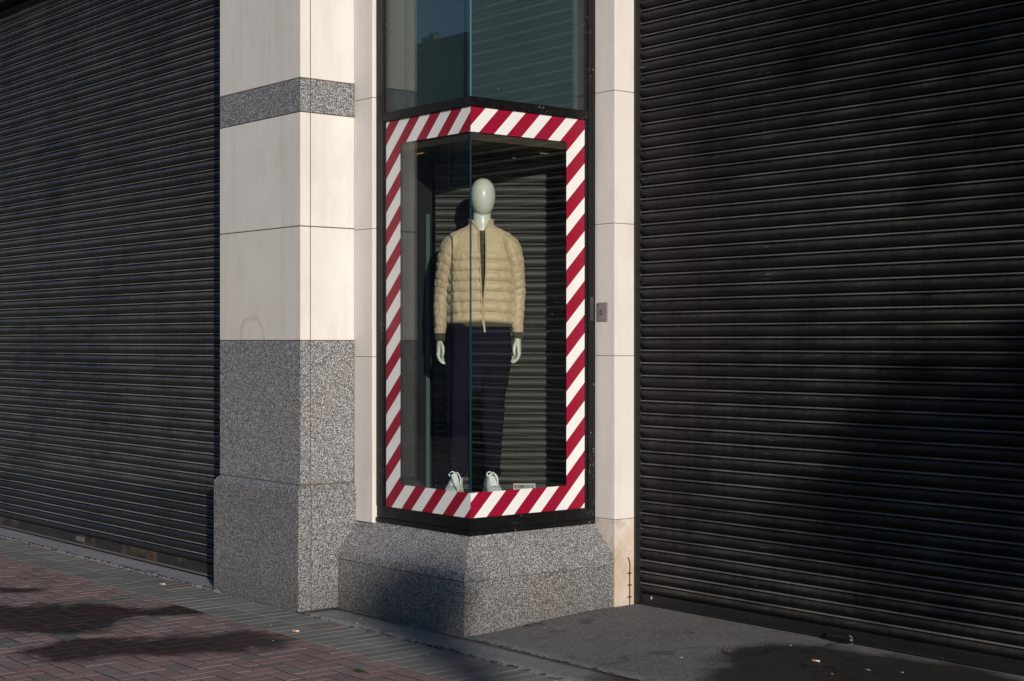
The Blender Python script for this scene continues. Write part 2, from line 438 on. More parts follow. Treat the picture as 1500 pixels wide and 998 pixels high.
# forecourt in front of the bay and right-hand shutter: a strip of concrete and rougher asphalt behind it
def fz(x, y):
    k = min(max((y-5.12)/1.0, 0), 1)
    return .004+.042*k*k*(3-2*k)+.004*vn((x, y, 5), .9)
def sheet(x0, x1, y0, y1, nx, ny, off=0.0):
    bm = new()
    V = [[bm.verts.new((x0+(x1-x0)*i/nx, y0+(y1-y0)*j/ny, fz(x0+(x1-x0)*i/nx, y0+(y1-y0)*j/ny)+off)) for i in range(nx+1)] for j in range(ny+1)]
    for j in range(ny):
        for i in range(nx): bm.faces.new((V[j][i], V[j][i+1], V[j+1][i+1], V[j+1][i]))
    # skirts
    for row in (V[0], V[-1], [r[0] for r in V], [r[-1] for r in V]):
        lo = [bm.verts.new((v.co.x, v.co.y, -.12)) for v in row]
        for i in range(len(row)-1): bm.faces.new((row[i], row[i+1], lo[i+1], lo[i]))
    return bm
WET2 = ((-4.92, 5.90, -4.35, 6.02, .40), (-4.75, 5.6, -4.2, 5.5, .40))
FORE = m_asphalt('forecourt_asphalt', (.125, .122, .120), (.17, .166, .163), wet=WET2)
STRIP = m_asphalt('forecourt_concrete', (.19, .187, .188), (.235, .23, .23), cracks=False, wet=((-5.2, 5.2, -4.3, 4.9, .30),))
ob = mesh_obj('forecourt_strip', sheet(-7.86, 3.2, PAVE_END+.006, 5.108, 90, 4), STRIP, smooth=True); ob['kind'] = 'structure'
ob = mesh_obj('forecourt', sheet(-7.86, 3.2, 5.114, 6.60, 110, 16), FORE, smooth=True); ob['kind'] = 'structure'
tb = new(); box(tb, -19, -8.78, PAVE_END+.006, 5.3, -.12, .012, .006)
ob = mesh_obj('threshold_pavement', tb, m_asphalt('threshold_concrete', (.25, .245, .26), (.30, .295, .31), cracks=False)); ob['kind'] = 'structure'

# ------------------------------------------------------------------ stone pillar
TOP = 5.6
def make_pillar(loc, label, group):
    t = thing('stone_pillar', label, 'pillar', loc, 0, group)
    # local frame: right face of the shaft at x=.482, left at -.487, front of the plinth at y=0
    L, Rr = -.487, .482
    fr, bk = .03, .95
    cj = .101            # vertical joint on the right face
    def course(name, z0, z1, mat, j=.0055, prot=0.0):
        b = new()
        box(b, L-prot, Rr+prot, fr-prot, cj-j/2, z0+j/2, z1-j/2, .0035)
        box(b, L-prot, Rr+prot, cj+j/2, bk, z0+j/2, z1-j/2, .0035)
        return mesh_obj(name, b, mat, t, local=True)
    # plinth with chamfered top
    b = new()
    def frustum(y0, y1, chamf_front, xr=.507, x0=-.513):
        f = (lambda q: q)
        zc, zt = .711, .745
        ins = .029
        lo = [(x0, y0), (xr, y0), (xr, y1), (x0, y1)]
        hi = [(x0+ins, y0+(ins if chamf_front else 0)), (xr-ins, y0+(ins if chamf_front else 0)), (xr-ins, y1), (x0+ins, y1)]
        A = [b.verts.new((p[0], p[1], -.15)) for p in lo]; B = [b.verts.new((p[0], p[1], zc)) for p in lo]; C = [b.verts.new((p[0], p[1], zt)) for p in hi]
        for P, Q in ((A, B), (B, C)):
            for i in range(4): b.faces.new((P[i], P[(i+1) % 4], Q[(i+1) % 4], Q[i]))
        b.faces.new(C); b.faces.new(A[::-1])
    frustum(0, .0870, True); frustum(.0920, .92, False)
    bmesh.ops.bevel(b, geom=list(b.edges), offset=.003, segments=2, affect='EDGES')
    mesh_obj('plinth', b, GRAN_D, t, local=True)
    course('granite_block', .747, 1.604, GRAN)
    course('stone_block', 1.604, 2.283, LIME_ARCH)
    course('stone_block', 2.283, 2.961, LIME)
    course('granite_band', 2.961, 3.162, GRAN_BAND, prot=.0)
    course('stone_block', 3.162, 3.84, LIME); course('stone_block', 3.84, 4.52, LIME); course('stone_block', 4.52, TOP, LIME)
    b = new(); box(b, L+.004, Rr-.004, fr+.004, bk-.01, .70, TOP-.02); box(b, -.505, .5, .01, .9, -.1, .70)
    mesh_obj('mortar_core', b, MORTAR, t, local=True)
    return t
P0 = make_pillar((-8.35, 4.853, 0), 'limestone pillar with granite foot and grey band between left shutter and window', None)

# ------------------------------------------------------------------ jambs
def jamb(name, label, x0, x1, y0, y1, joints, bottom_mat):
    t = thing(name, label, 'stone jamb', (x0, y0, 0))
    for k, (z0, z1) in enumerate(zip(joints[:-1], joints[1:])):
        b = new(); box(b, x0, x1, y0, y1, z0+.0013, z1-.0013, .0035)
        mesh_obj('stone_block', b, bottom_mat if k == 0 else LIME, t)
    b = new(); box(b, x0+.004, x1-.004, y0+.004, y1-.004, joints[0]+.01, joints[-1]-.01); mesh_obj('mortar_core', b, MORTAR, t)
    return t
JL = jamb('stone_jamb', 'narrow limestone jamb joining the banded pillar to the window frame', -7.864, -7.671, 5.262, 5.60, [.512, 1.506, 2.273, 3.057, 3.84, TOP], LIME)
JR = jamb('stone_jamb', 'limestone jamb with stained foot between the window and right shutter', -6.762, -6.592, 6.231, 6.72, [-.12, .556, 1.514, 2.29, 3.067, 3.84, TOP], LIME_STAIN)

# ------------------------------------------------------------------ bay window
CX, CY = -6.768, 5.30            # glass corner
XL, YR = -7.578, 6.153           # outer ends of the two glass faces
bay = thing('bay_window', 'glass corner shop window edged with red and white striped tape', 'shop window', (CX, CY, 0))
# granite base: lower block + sloped capping in three stones
BX0, BX1, BY0, BY1 = -7.841, -6.593, 5.12, 6.228
b = new(); box(b, BX0, BX1-.008, BY0+.008, BY1, -.1, .298, .004); base = mesh_obj('granite_base', b, GRAN_D, bay)
zr0, zr1, zt = .3005, .350, .519
def slope_pt(s):  # s 0 at rim, 1 at the frame: slightly hollow slope
    return zr1+(zt-zr1)*s
prof_f = [(BY0, zr0), (BY0, zr1-.004), (BY0+.004, zr1), (5.292, zt), (5.6, zt), (5.6, zr0)]
prof_r = [(BX1, zr0), (BX1, zr1-.004), (BX1-.004, zr1), (-6.758, zt), (-7.1, zt), (-7.1, zr0)]
b = new(); prism(b, prof_f, 0, BX0, -6.9515); mesh_obj('sloped_capstone', b, GRAN, bay)
b = new()
pr2 = [(BX1, zr0), (BX1, zr1-.004), (BX1-.004, zr1), (-6.758, zt), (-6.9485, zt), (-6.9485, zr0)]
prism(b, pr2, 1, 5.4415, BY1); mesh_obj('sloped_capstone', b, GRAN, bay)
b = new()
o = [(-6.9485, BY0), (BX1, BY0), (BX1, 5.4385)]
V = {}
def vv(k, p): V[k] = b.verts.new(p); return V[k]
for k, z in (('a', zr0), ('b', zr1)):
    vv(k+'0', (-6.9485, BY0, z)); vv(k+'1', (BX1, BY0, z)); vv(k+'2', (BX1, 5.4385, z))
vv('t0', (-6.9485, 5.292, zt)); vv('t1', (-6.758, 5.292, zt)); vv('t2', (-6.758, 5.4385, zt)); vv('t3', (-6.9485, 5.4385, zt)); vv('a3', (-6.9485, 5.4385, zr0))
for q in (('a0', 'a1', 'b1', 'b0'), ('a1', 'a2', 'b2', 'b1'), ('b0', 'b1', 't1', 't0'), ('b1', 'b2', 't2', 't1'), ('t0', 't1', 't2', 't3'), ('a2', 'a3', 't3', 't2', 'b2'), ('a3', 'a0', 'b0', 't0', 't3'), ('a0', 'a3', 'a2', 'a1')):
    b.faces.new([V[k] for k in q])
bmesh.ops.bevel(b, geom=list(b.edges), offset=.003, segments=1, affect='EDGES')
mesh_obj('sloped_capstone', b, GRAN, bay)
b = new(); box(b, BX0+.01, -6.68, 5.21, BY1-.004, .29, .40); mesh_obj('mortar_core', b, MORTAR, bay)

# frame: bottom rail with sill lip, posts, transom; front leg along x, return leg along y
FT = 4.62
def Lrail(name, z0, z1, prot, depth=.06, xl=-7.668, yr=6.226, bev=.003):
    b = new()
    x1, y0 = CX+prot, CY-prot
    pl = [(xl, y0), (x1, y0), (x1, yr), (x1-depth-prot, yr), (x1-depth-prot, y0+depth+prot), (xl, y0+depth+prot)]
    prism(b, pl, 2, z0, z1)
    bmesh.ops.bevel(b, geom=list(b.edges), offset=bev, segments=2, affect='EDGES')
    return mesh_obj(name, b, BLACK, bay)
Lrail('sill_lip', .5215, .548, .018); Lrail('bottom_rail', .5485, .6165, .008)
Lrail('transom', 2.905, 2.958, .016, xl=-7.60, yr=6.17)
b = new(); box(b, -7.668, -7.600, 5.288, 5.37, .617, FT, .003); box(b, -7.5995, -7.579, 5.296, 5.36, .617, FT, .002); mesh_obj('frame_post', b, BLACK, bay)
b = new(); box(b, -6.84, -6.757, 6.176, 6.226, .617, FT, .003); box(b, -6.83, -6.765, 6.154, 6.1755, .617, FT, .002)
lp = mesh_obj('frame_post', b, BLACK, bay)
b = new(); box(b, -6.7565, -6.752, 6.185, 6.212, 1.72, 1.86, .001); mesh_obj('latch_plate', b, plain('dark_grey_plate', (.035, .037, .042), .5), lp, local=False)

TH = .010
def pane(name, x0, x1, y0, y1, z0, z1):
    b = new(); box(b, x0, x1, y0, y1, z0, z1); return mesh_obj(name, b, GLASS, bay)
pane('display_pane', XL, CX-.0088, CY, CY+TH, .60, 2.92)
pane('display_pane', CX-TH, CX, CY+TH+.0005, YR, .60, 2.92)
pane('upper_pane', XL, CX-.0088, CY, CY+TH, 2.945, FT)
pane('upper_pane', CX-TH, CX, CY+TH+.0005, YR, 2.945, FT)
b = new(); prism(b, [(CX-.0085, CY+.0005), (CX-.003, CY+.0005), (CX-.0005, CY+.003), (CX-.0005, CY+.0085), (CX-.003, CY+.0095), (CX-.0095, CY+.003)], 2, .617, 2.904); mesh_obj('corner_seal', b, SEAL, bay)
b = new(); prism(b, [(CX-.0085, CY+.0005), (CX-.003, CY+.0005), (CX-.0005, CY+.003), (CX-.0005, CY+.0085), (CX-.003, CY+.0095), (CX-.0095, CY+.003)], 2, 2.9585, FT); mesh_obj('corner_seal', b, plain('pale_glass_edge', (.06, .13, .15), .3), bay)
# spandrel backing behind the upper panes
BACKM = Mat('teal_backing'); vb = BACKM.coords()
BACKM = BACKM.surf(BACKM.mix(BACKM.noise(vb, 2, 3), (.010, .032, .038), (.014, .040, .046)), .6)
b = new(); prism(b, [(XL, CY+.05), (CX-.06, CY+.05), (CX-.06, YR), (CX-.10, YR), (CX-.10, CY+.09), (XL, CY+.09)], 2, 2.93, FT); mesh_obj('spandrel_panel', b, BACKM, bay)
# striped tape
W = .143; TZ0, TZ1 = .6175, 2.9035
def tape(name, horiz0, horiz1, phase, axis, inner_left=True, inner_right=True):
    b = new()
    h0, h1 = horiz0, horiz1
    i0 = h0+(W if inner_left else 0); i1 = h1-(W if inner_right else 0)
    def P(h, z): return (h, CY-.0015, z) if axis == 0 else (CX+.0015, h, z)
    def quad(a, c, z0, z1): b.faces.new([b.verts.new(P(a, z0)), b.verts.new(P(c, z0)), b.verts.new(P(c, z1)), b.verts.new(P(a, z1))])
    quad(h0, h1, TZ1-.140, TZ1); quad(h0, h1, TZ0, TZ0+.140)
    if inner_left: quad(h0, i0, TZ0+.140, TZ1-.140)
    if inner_right: quad(i1, h1, TZ0+.140, TZ1-.140)
    bmesh.ops.remove_doubles(b, verts=b.verts, dist=1e-5)
    per = .2
    nrm = Vector((1, 0, -1)) if axis == 0 else Vector((0, 1, -1))
    q0 = h0-TZ1-1; 
    for k in range(-80, 80):
        for ph in (phase[0], phase[1]):
            q = k*per+ph
            co = Vector((q, 0, 0)) if axis == 0 else Vector((0, q, 0))
            bmesh.ops.bisect_plane(b, geom=list(b.verts)+list(b.edges)+list(b.faces), plane_co=co, plane_no=nrm, dist=1e-6)
    for f in b.faces:
        c = f.calc_center_median(); q = ((c.x if axis == 0 else c.y)-c.z-phase[0]) % per
        f.material_index = 0 if q < (phase[1]-phase[0]) % per else 1
    o = mesh_obj(name, b, [RED, WHITE], bay)
    m = o.modifiers.new('t', 'SOLIDIFY'); m.thickness = .0006; m.offset = -1
    return o
tape('striped_tape', XL, CX, (.160, .259), 0, True, False)
tape('striped_tape', CY, YR, (-.004, .104), 1, False, True)

# interior of the display: floor, ceiling, left side wall, right return, backdrop shutter
FZ, CZ = .70, 2.72
ax_r = Vector((.6374, .7705, 0)); ax_f = Vector((-.7705, .6374, 0))     # right / away, seen from the street corner
BL = Vector((-7.566, 5.650, 0)); BR = Vector((-7.005, 6.328, 0))
plan = [(XL+.0, CY+.012), (CX-.012, CY+.012), (CX-.012, YR+.0), (BR.x+.02, BR.y+.03), (BL.x-.02, BL.y+.03)]
b = new(); prism(b, plan, 2, FZ-.12, FZ); mesh_obj('display_floor', b, plain('dark_display_floor', (.02, .019, .018), .7), bay)
b = new(); prism(b, plan, 2, CZ, CZ+.15); mesh_obj('display_ceiling', b, plain('brown_ceiling_board', (.030, .020, .013), .8), bay)
SW = plain('teal_grey_side_wall', (.006, .008, .009), .5)
b = new(); prism(b, [(-7.60, 5.372), (-7.580, 5.372), (BL.x-.001, BL.y-.02), (BL.x-.03, BL.y-.0)], 2, FZ-.1, CZ+.1); sw = mesh_obj('side_wall', b, SW, bay)
for z in (1.62, 1.80, 2.11, 2.26, 2.275):
    b = new(); bmesh.ops.create_uvsphere(b, u_segments=8, v_segments=5, radius=.005, matrix=Matrix.Translation((-7.5795, 5.50, z)))
    mesh_obj('screw_head', b, plain('bright_screw', (.7, .7, .68), .3), sw)
b = new(); box(b, -7.562, -7.548, 5.575, 5.60, FZ+.001, CZ-.35, .003); mesh_obj('side_post', b, plain('teal_grey_post', (.07, .11, .115), .4), bay)
b = new(); prism(b, [(CX-.075, 6.16), (CX-.075, 6.24), (BR.x-.01, BR.y+.03), (BR.x-.01, BR.y-.0)], 2, FZ-.1, CZ+.1); mesh_obj('side_wall', b, plain('black_side_wall', (.008, .008, .008), .7), bay)

# ------------------------------------------------------------------ roller shutters
def slat_profile(p):
    k = p/.074
    face = [(-.012, 0), (.0005, .006), (.0065, .09), (.0110, .18), (.0138, .27), (.0150, .35), (.0147, .43), (.0130, .51), (.0095, .585), (.0045, .642), (-.002, .675), (-.014, .690)]
    lip = [(-.014, .735), (-.001, .748), (.0050, .770), (.0080, .800), (.0088, .830), (.0075, .862), (.0040, .890), (-.002, .905), (-.013, .915), (-.013, .992)]
    return [(d*k, t*p) for d, t in face+lip]
def curtain(org, d, width, z0, ztop, pitches, out, seg=.6, wob=.0012, seed=0, dents=()):
    """d: unit vector along the slats, out: unit vector towards the viewer. Returns a bmesh in world coords."""
    bm = new(); d = Vector(d); out = Vector(out); nseg = max(2, int(width/seg))
    prof = []; z = z0; k = 0
    while z < ztop:
        p = pitches(k); dd = random.uniform(-.0012, .0012); tl = random.uniform(-.02, .02)
        prof += [(q[0]+dd+tl*(q[1]/p-.4)*p, z+q[1], k) for q in slat_profile(p)]
        z += p; k += 1
    cols = []
    for s in range(nseg+1):
        t = width*s/nseg
        dn = lambda z: sum(-dp*math.exp(-(((t-a_)/r_)**2+((z-b_)/(r_*.55))**2)) for a_, b_, r_, dp in dents)
        cols.append([bm.verts.new(Vector(org)+d*t+out*(q[0]+dn(q[1]+org[2])+wob*(vn((t*1.3, q[2]*.9, seed), 1.0)+.6*vn((t*.35, q[2]*.25, seed+9), 1.0)))+Vector((0, 0, q[1]+.0012*vn((t*.6, q[2]*1.7, seed+4), 1.0)))) for q in prof])
    for a, c in zip(cols[:-1], cols[1:]):
        for i in range(len(a)-1):
            f = bm.faces.new((a[i], c[i], c[i+1], a[i+1]))
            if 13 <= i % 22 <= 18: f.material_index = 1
    return bm

SH_R = m_shutter('black_shutter_paint', (.0030, .0030, .0034), (.085, .081, .074), .36, .55, spec=.22, scratches=((-4.60, .11, .66), (-5.02, .045, .68), (-4.28, .05, .70), (-3.6, .08, .68)))
SH_R_LIP = m_shutter('black_slat_painted_highlight', (.003, .003, .0034), (.19, .183, .170), .26, .55, lip=.75, spec=.22)
SH_L_LIP = m_shutter('dusty_slat_painted_highlight', (.012, .013, .017), (.22, .212, .205), .5, .5, lip=.75)
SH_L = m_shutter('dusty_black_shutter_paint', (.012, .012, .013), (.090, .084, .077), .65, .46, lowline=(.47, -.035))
RAIL_L = m_shutter('rusty_bottom_rail', (.014, .015, .018), (.06, .055, .05), .5, .55, rust=True)
RAIL_R = m_shutter('black_bottom_rail', (.0075, .0075, .0085), (.03, .03, .03), .3, .5)
GUIDE = m_shutter('black_guide_rail', (.008, .008, .008), (.04, .036, .03), .4, .5)

# left-hand shutter
ls = thing('roller_shutter', 'wide dusty black roller shutter left of the pillar with rusty bottom rail', 'roller shutter', (-13.4, 5.06, 0))
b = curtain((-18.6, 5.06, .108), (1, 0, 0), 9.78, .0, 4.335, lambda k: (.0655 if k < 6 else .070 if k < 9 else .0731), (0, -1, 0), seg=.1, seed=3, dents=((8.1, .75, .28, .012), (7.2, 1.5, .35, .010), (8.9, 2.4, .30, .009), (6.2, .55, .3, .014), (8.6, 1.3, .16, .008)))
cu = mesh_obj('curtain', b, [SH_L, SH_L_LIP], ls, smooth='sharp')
b = new(); box(b, -18.6, -8.82, 5.048, 5.078, .042, .106, .003); br = mesh_obj('bottom_rail', b, RAIL_L, ls)
b = new(); box(b, -18.6, -8.82, 5.036, 5.08, .028, .0415, .003); mesh_obj('bottom_lip', b, plain('worn_grey_lip', (.12, .105, .095), .6), br)
b = new(); box(b, -18.6, -8.82, 5.07, 5.12, .008, .04); mesh_obj('seal_gap', b, DARK, br)
b = new(); box(b, -11.395, -11.250, 5.0455, 5.0475, .058, .094, .0008); lab = mesh_obj('label_sticker', b, plain('faded_white_sticker', (.13, .13, .14), .6), br)
b = new(); box(b, -13.35, -12.93, 5.0455, 5.0475, .054, .100, .0008); mesh_obj('blue_sticker', b, plain('blue_sticker', (.012, .085, .30), .5), br)
b = new(); box(b, -18.6, -8.82, 4.93, 5.4, 4.415, 4.62, .004); mesh_obj('shutter_box', b, DARK, ls)
b = new(); box(b, -8.875, -8.80, 5.0, 5.10, .01, 4.42, .003); mesh_obj('guide_rail', b, GUIDE, ls)

# right-hand shutter
YS = 6.432
rs = thing('roller_shutter', 'glossy black roller shutter with pale scratches right of the window', 'roller shutter', (-2.0, YS, 0))
b = curtain((-6.578, YS, .114), (1, 0, 0), 9.1, .0, 4.3, lambda k: (.068 if k < 5 else .0705 if k < 8 else .0743), (0, -1, 0), seg=.1, seed=11, dents=((1.05, 1.75, .26, .012), (1.75, .62, .30, .014), (.75, 2.7, .22, .009), (1.9, 2.3, .25, .010), (.45, .55, .18, .009), (1.4, 1.1, .2, .010)))
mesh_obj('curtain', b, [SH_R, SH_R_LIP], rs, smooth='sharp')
b = new(); box(b, -6.576, 2.5, YS-.014, YS+.016, .062, .112, .003); br = mesh_obj('bottom_rail', b, RAIL_R, rs)
b = new(); box(b, -6.576, 2.5, YS-.024, YS+.02, .050, .0635, .002); mesh_obj('bottom_lip', b, RAIL_R, br)
b = new(); box(b, -6.591, -6.575, 6.386, YS+.05, .035, 4.6, .003); mesh_obj('guide_rail', b, GUIDE, rs)
b = new(); box(b, -6.578, 2.5, YS-.13, YS+.3, 4.36, 4.62, .004); mesh_obj('shutter_box', b, DARK, rs)
b = new()   # floor lock: a bolt housing with a shackle
lx = -5.062
tube(b, [(lx-.075, YS-.04, .070), (lx+.055, YS-.04, .070)], .021, 12, round_end=True)
box(b, lx-.06, lx+.04, YS-.055, YS-.012, .048, .080, .004)
lk = mesh_obj('floor_lock', b, plain('black_lock_steel', (.012, .012, .014), .35, Metallic=.3), rs, smooth=False)
b = new(); tube(b, [(lx+.05+.02*math.sin(i*.45), YS-.045, .07+.022*math.cos(i*.45)) for i in range(12)], .004, 6); mesh_obj('shackle', b, STEEL, lk)
# pale paint chip on the rail
b = new(); box(b, -6.480, -6.470, YS-.0165, YS-.0145, .088, .104, .0006); mesh_obj('paint_chip', b, plain('pale_chip', (.55, .52, .48), .7), br)

# backdrop shutter inside the window
d = (BR-BL).normalized(); wdt = (BR-BL).length
bs = thing('roller_shutter', 'closed roller shutter inside the window, behind the mannequin', 'roller shutter', (BL.x, BL.y, FZ))
SH_B = m_shutter('brown_black_shutter_paint', (.020, .019, .017), (.050, .045, .039), .7, .6)
SH_B_LIP = m_shutter('brown_slat_painted_highlight', (.020, .019, .017), (.085, .078, .068), .6, .6, lip=.6)
b = curtain((BL.x, BL.y, FZ+.03), d, wdt, 0, CZ-FZ-.1, lambda k: .0735, (-ax_f.x, -ax_f.y, 0), seg=.12, wob=.001, seed=21)
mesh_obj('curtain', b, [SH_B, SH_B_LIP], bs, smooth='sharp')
b = new(); M4 = Matrix.Translation(BL) @ Matrix(((d.x, ax_f.x, 0, 0), (d.y, ax_f.y, 0, 0), (0, 0, 1, 0), (0, 0, 0, 1)))
box(b, 0, wdt, -.012, .02, FZ+.001, FZ+.03); bmesh.ops.transform(b, matrix=M4, verts=b.verts); mesh_obj('bottom_rail', b, GUIDE, bs)

# downlights in the display ceiling
WARM = Mat('warm_lamp'); e = WARM.n('ShaderNodeEmission', {'Color': (1.0, .50, .14), 'Strength': .5}); WARM.t.links.new(e.outputs[0], WARM.out.inputs[0]); WARM = WARM.m
def downlight(x, y, rz, label, parent_label):
    t = thing('ceiling_spotlight', label, 'spotlight', (x, y, CZ), rz, 'spotlights in the display ceiling')
    b = new(); 
    rings = [[(math.cos(2*math.pi*i/20)*r*1.0, math.sin(2*math.pi*i/20)*r*.6, z) for i in range(20)] for r, z in ((.046, -.0005), (.046, -.008), (.036, -.010), (.034, -.004))]
    loft(b, rings); bmesh.ops.rotate(b, cent=(0, 0, 0), matrix=Matrix.Rotation(R(9), 3, 'X'), verts=b.verts)
    mesh_obj('rim', b, plain('brass_rim', (.35, .22, .10), .35, Metallic=.6), t, local=True, smooth=True)
    b = new(); loft(b, [[(math.cos(2*math.pi*i/20)*r, math.sin(2*math.pi*i/20)*r*.6, z) for i in range(20)] for r, z in ((.034, -.0105), (.02, -.0135))])
    bmesh.ops.rotate(b, cent=(0, 0, 0), matrix=Matrix.Rotation(R(9), 3, 'X'), verts=b.verts)
    mesh_obj('lamp', b, WARM, t, local=True)
downlight(-7.395, 5.412, 0, 'warm ceiling spotlight in the left corner of the shop window', None)
downlight(-6.925, 5.975, R(90), 'warm ceiling spotlight above the right side of the mannequin', None)

# ------------------------------------------------------------------ building mass above and behind, and closing walls
t = thing('shop_building', 'pale stone shop building carrying the shutters and window', 'building', (-7, 7.2, 0))
b = new(); box(b, -30, 14, 6.9, 14, -.1, 11); box(b, -30, 14, 5.35, 6.897, 4.625, 11)
mesh_obj('wall', b, LIME, t)
b = new(); box(b, -18.6, -7.87, 4.90, 5.3475, 4.625, 5.4, .006); box(b, -7.667, -6.60, 5.31, 5.3475, 4.625, 5.4, .004); mesh_obj('fascia', b, LIME, t)

# ------------------------------------------------------------------ key switch, cable
ks = thing('key_switch', 'small metal key switch plate screwed to the right limestone jamb', 'key switch', (-6.69, 6.231, 1.775))
b = new(); box(b, -6.732, -6.650, 6.2225, 6.2305, 1.718, 1.828, .003); kp = mesh_obj('plate', b, plain('mauve_grey_plate', (.26, .235, .235), .45, Metallic=.4), ks)
b = new(); tube(b, [(-6.691, 6.2245, 1.772), (-6.691, 6.2165, 1.772)], .0105, 16); kc = mesh_obj('key_cylinder', b, STEEL, ks)
b = new(); box(b, -6.6925, -6.6895, 6.2150, 6.2162, 1.755, 1.789, .0003); box(b, -6.7045, -6.6935, 6.2150, 6.2162, 1.776, 1.7795, .0003); box(b, -6.6885, -6.680, 6.2150, 6.2162, 1.758, 1.762, .0003)
mesh_obj('keyhole', b, DARK, kc)
for px, pz in ((-6.7235, 1.817), (-6.658, 1.729), (-6.674, 1.79), (-6.672, 1.775)):
    b = new(); tube(b, [(px, 6.2228, pz), (px, 6.2205, pz)], .003, 8); mesh_obj('screw', b, DARK, kp)
cb = thing('cable', 'short dark cable clipped up the foot of the right jamb', 'cable', (-6.592, 6.35, .04))
b = new(); tube(b, smooth_path([(-6.588, 6.350, .035), (-6.588, 6.350, .12), (-6.588, 6.350, .24), (-6.588, 6.352, .285), (-6.588, 6.343, .315), (-6.590, 6.335, .33)], 5), .0035, 8)
mesh_obj('wire', b, plain('grey_cable', (.05, .048, .045), .6), cb, smooth=True)
for z in (.095, .165, .235):
    b = new(); box(b, -6.5915, -6.583, 6.335, 6.362, z-.003, z+.003, .001); mesh_obj('clip', b, DARK, cb)

# ------------------------------------------------------------------ mannequin
MROT = R(50.4)
mq = thing('mannequin', 'faceless pale mannequin in padded khaki jacket, dark trousers and white trainers', 'mannequin', (-7.129, 5.655, FZ), MROT)
def LX(x): return (x-704)*.00401
def LZ(y): return .9+(500-y)*.00401
MANM = Mat('glossy_pale_plastic'); mv = MANM.coords()
MANM = MANM.surf(MANM.mix(MANM.noise(mv, 30, 3), (.50, .51, .435), (.54, .55, .475)), .36, Coat_Weight=.08)
def hand(bm, sx, x0, z0):
    """sx=+1 for the hand on the picture's right. Fingers hang and curl inward; the thumb lies in front."""
    def P(x, y, z): return (x0-sx*x, y-.016, z0+z)          # x>0 points towards the thigh
    tube(bm, [P(0, 0, .05), P(0, 0, .0), P(-.004, .003, -.03), P(-.006, .006, -.075), P(-.004, .008, -.10)],
         [(.024, .019), (.026, .018), (.036, .018), (.041, .017), (.038, .014)], 16, round_end=True)
    for (y, L, c, xo) in ((-.027, .072, .72, -.010), (-.005, .080, .95, -.005), (.018, .074, 1.15, .001), (.038, .058, 1.35, .006)):
        pts = []; ang = .05; p = Vector((xo, y, -.080))
        pts.append(p.copy())
        for k, seg in enumerate((.44, .30, .26)):
            for s in range(3):
                ang += (.16, .20, .16)[k]*c/1.0
                p = p + Vector((math.sin(ang), -.03, -math.cos(ang)))*(L*seg/3)
                pts.append(p.copy())
        tube(bm, [P(*q) for q in pts], [.0115, .0112, .0106, .0106, .0100, .0096, .0096, .0090, .0084, .0072][:len(pts)], 10, round_end=True)
    th = smooth_path([(.004, -.018, -.012, .0115), (.016, -.036, -.036, .0115), (.020, -.043, -.060, .0098), (.019, -.046, -.080, .0088), (.014, -.048, -.094, .0066)], 3)
    tube(bm, [P(q[0], q[1], q[2]) for q in th], [q[3] for q in th], 10, round_end=True)
b = new()
# torso, neck
tr = smooth_path([(.76, .10, .08), (.86, .165, .10), (1.0, .150, .095), (1.15, .145, .10), (1.32, .165, .105), (1.44, .165, .085), (1.52, .11, .07), (1.56, .066, .064), (1.60, .056, .056), (1.66, .051, .054)], 4)
loft(b, [ering((.010 if z > 1.4 else 0.0, 0.0, z), (w, 0, 0), (0, dp, 0), 28) for z, w, dp in tr])
# head: smooth egg, slightly turned to the right
hd = []
for i in range(25):
    t = i/24; ph = math.pi*t
    zz = 1.632+.222*(1-math.cos(ph))/2
    rr = math.sin(ph)**.86 if 0 < t < 1 else .012
    taper = 1.0-.20*(1-t)**1.6-.03*t
    hd.append(ering((.016, -.012-.012*(1-t), zz), (.0800*rr*taper, 0, 0), (0, .1000*rr*taper, 0), 36))
loft(b, hd)
for sx in (-1, 1):
    xs = LX(651) if sx < 0 else LX(756)
    arm = [(sx*.14, .0, 1.475, .05), (sx*.185, .0, 1.46, .048), (sx*.205, .012, 1.33, .040), (sx*.222, .02, 1.18, .036), (sx*.226, .0, 1.06, .030), (sx*.226, -.02, .965, .024), (sx*.228, -.024, .91, .022)]
    ex = (-.235, .219)[sx > 0]
    arm[3:] = [(ex, .016, 1.18, .036), (ex, .0, 1.06, .030), (ex, -.016, .975, .023), (ex, -.016, .91, .022)]
    arm = smooth_path(arm, 4)
    tube(b, [(q[0], q[1], q[2]) for q in arm], [q[3] for q in arm], 16, round_end=True)
hand(b, -1, -.235, .905); 
# second hand
hand(b, 1, .219, .912)
for cx, q in ((LX(670), -1), (LX(721), 1)):
    lg = smooth_path([(q*.07-.005, 0, .86, .085), (cx+.02*-q*0, .0, .50, .055), (cx, .01, .30, .05), (cx, .015, .10, .036), (cx, .01, .04, .036)], 4)
    tube(b, [(p[0], p[1], p[2]) for p in lg], [p[3] for p in lg], 14, round_end=True)
bm = baked(b, .0034, 5)
body = mesh_obj('body', bm, MANM, mq, smooth=True, local=True)

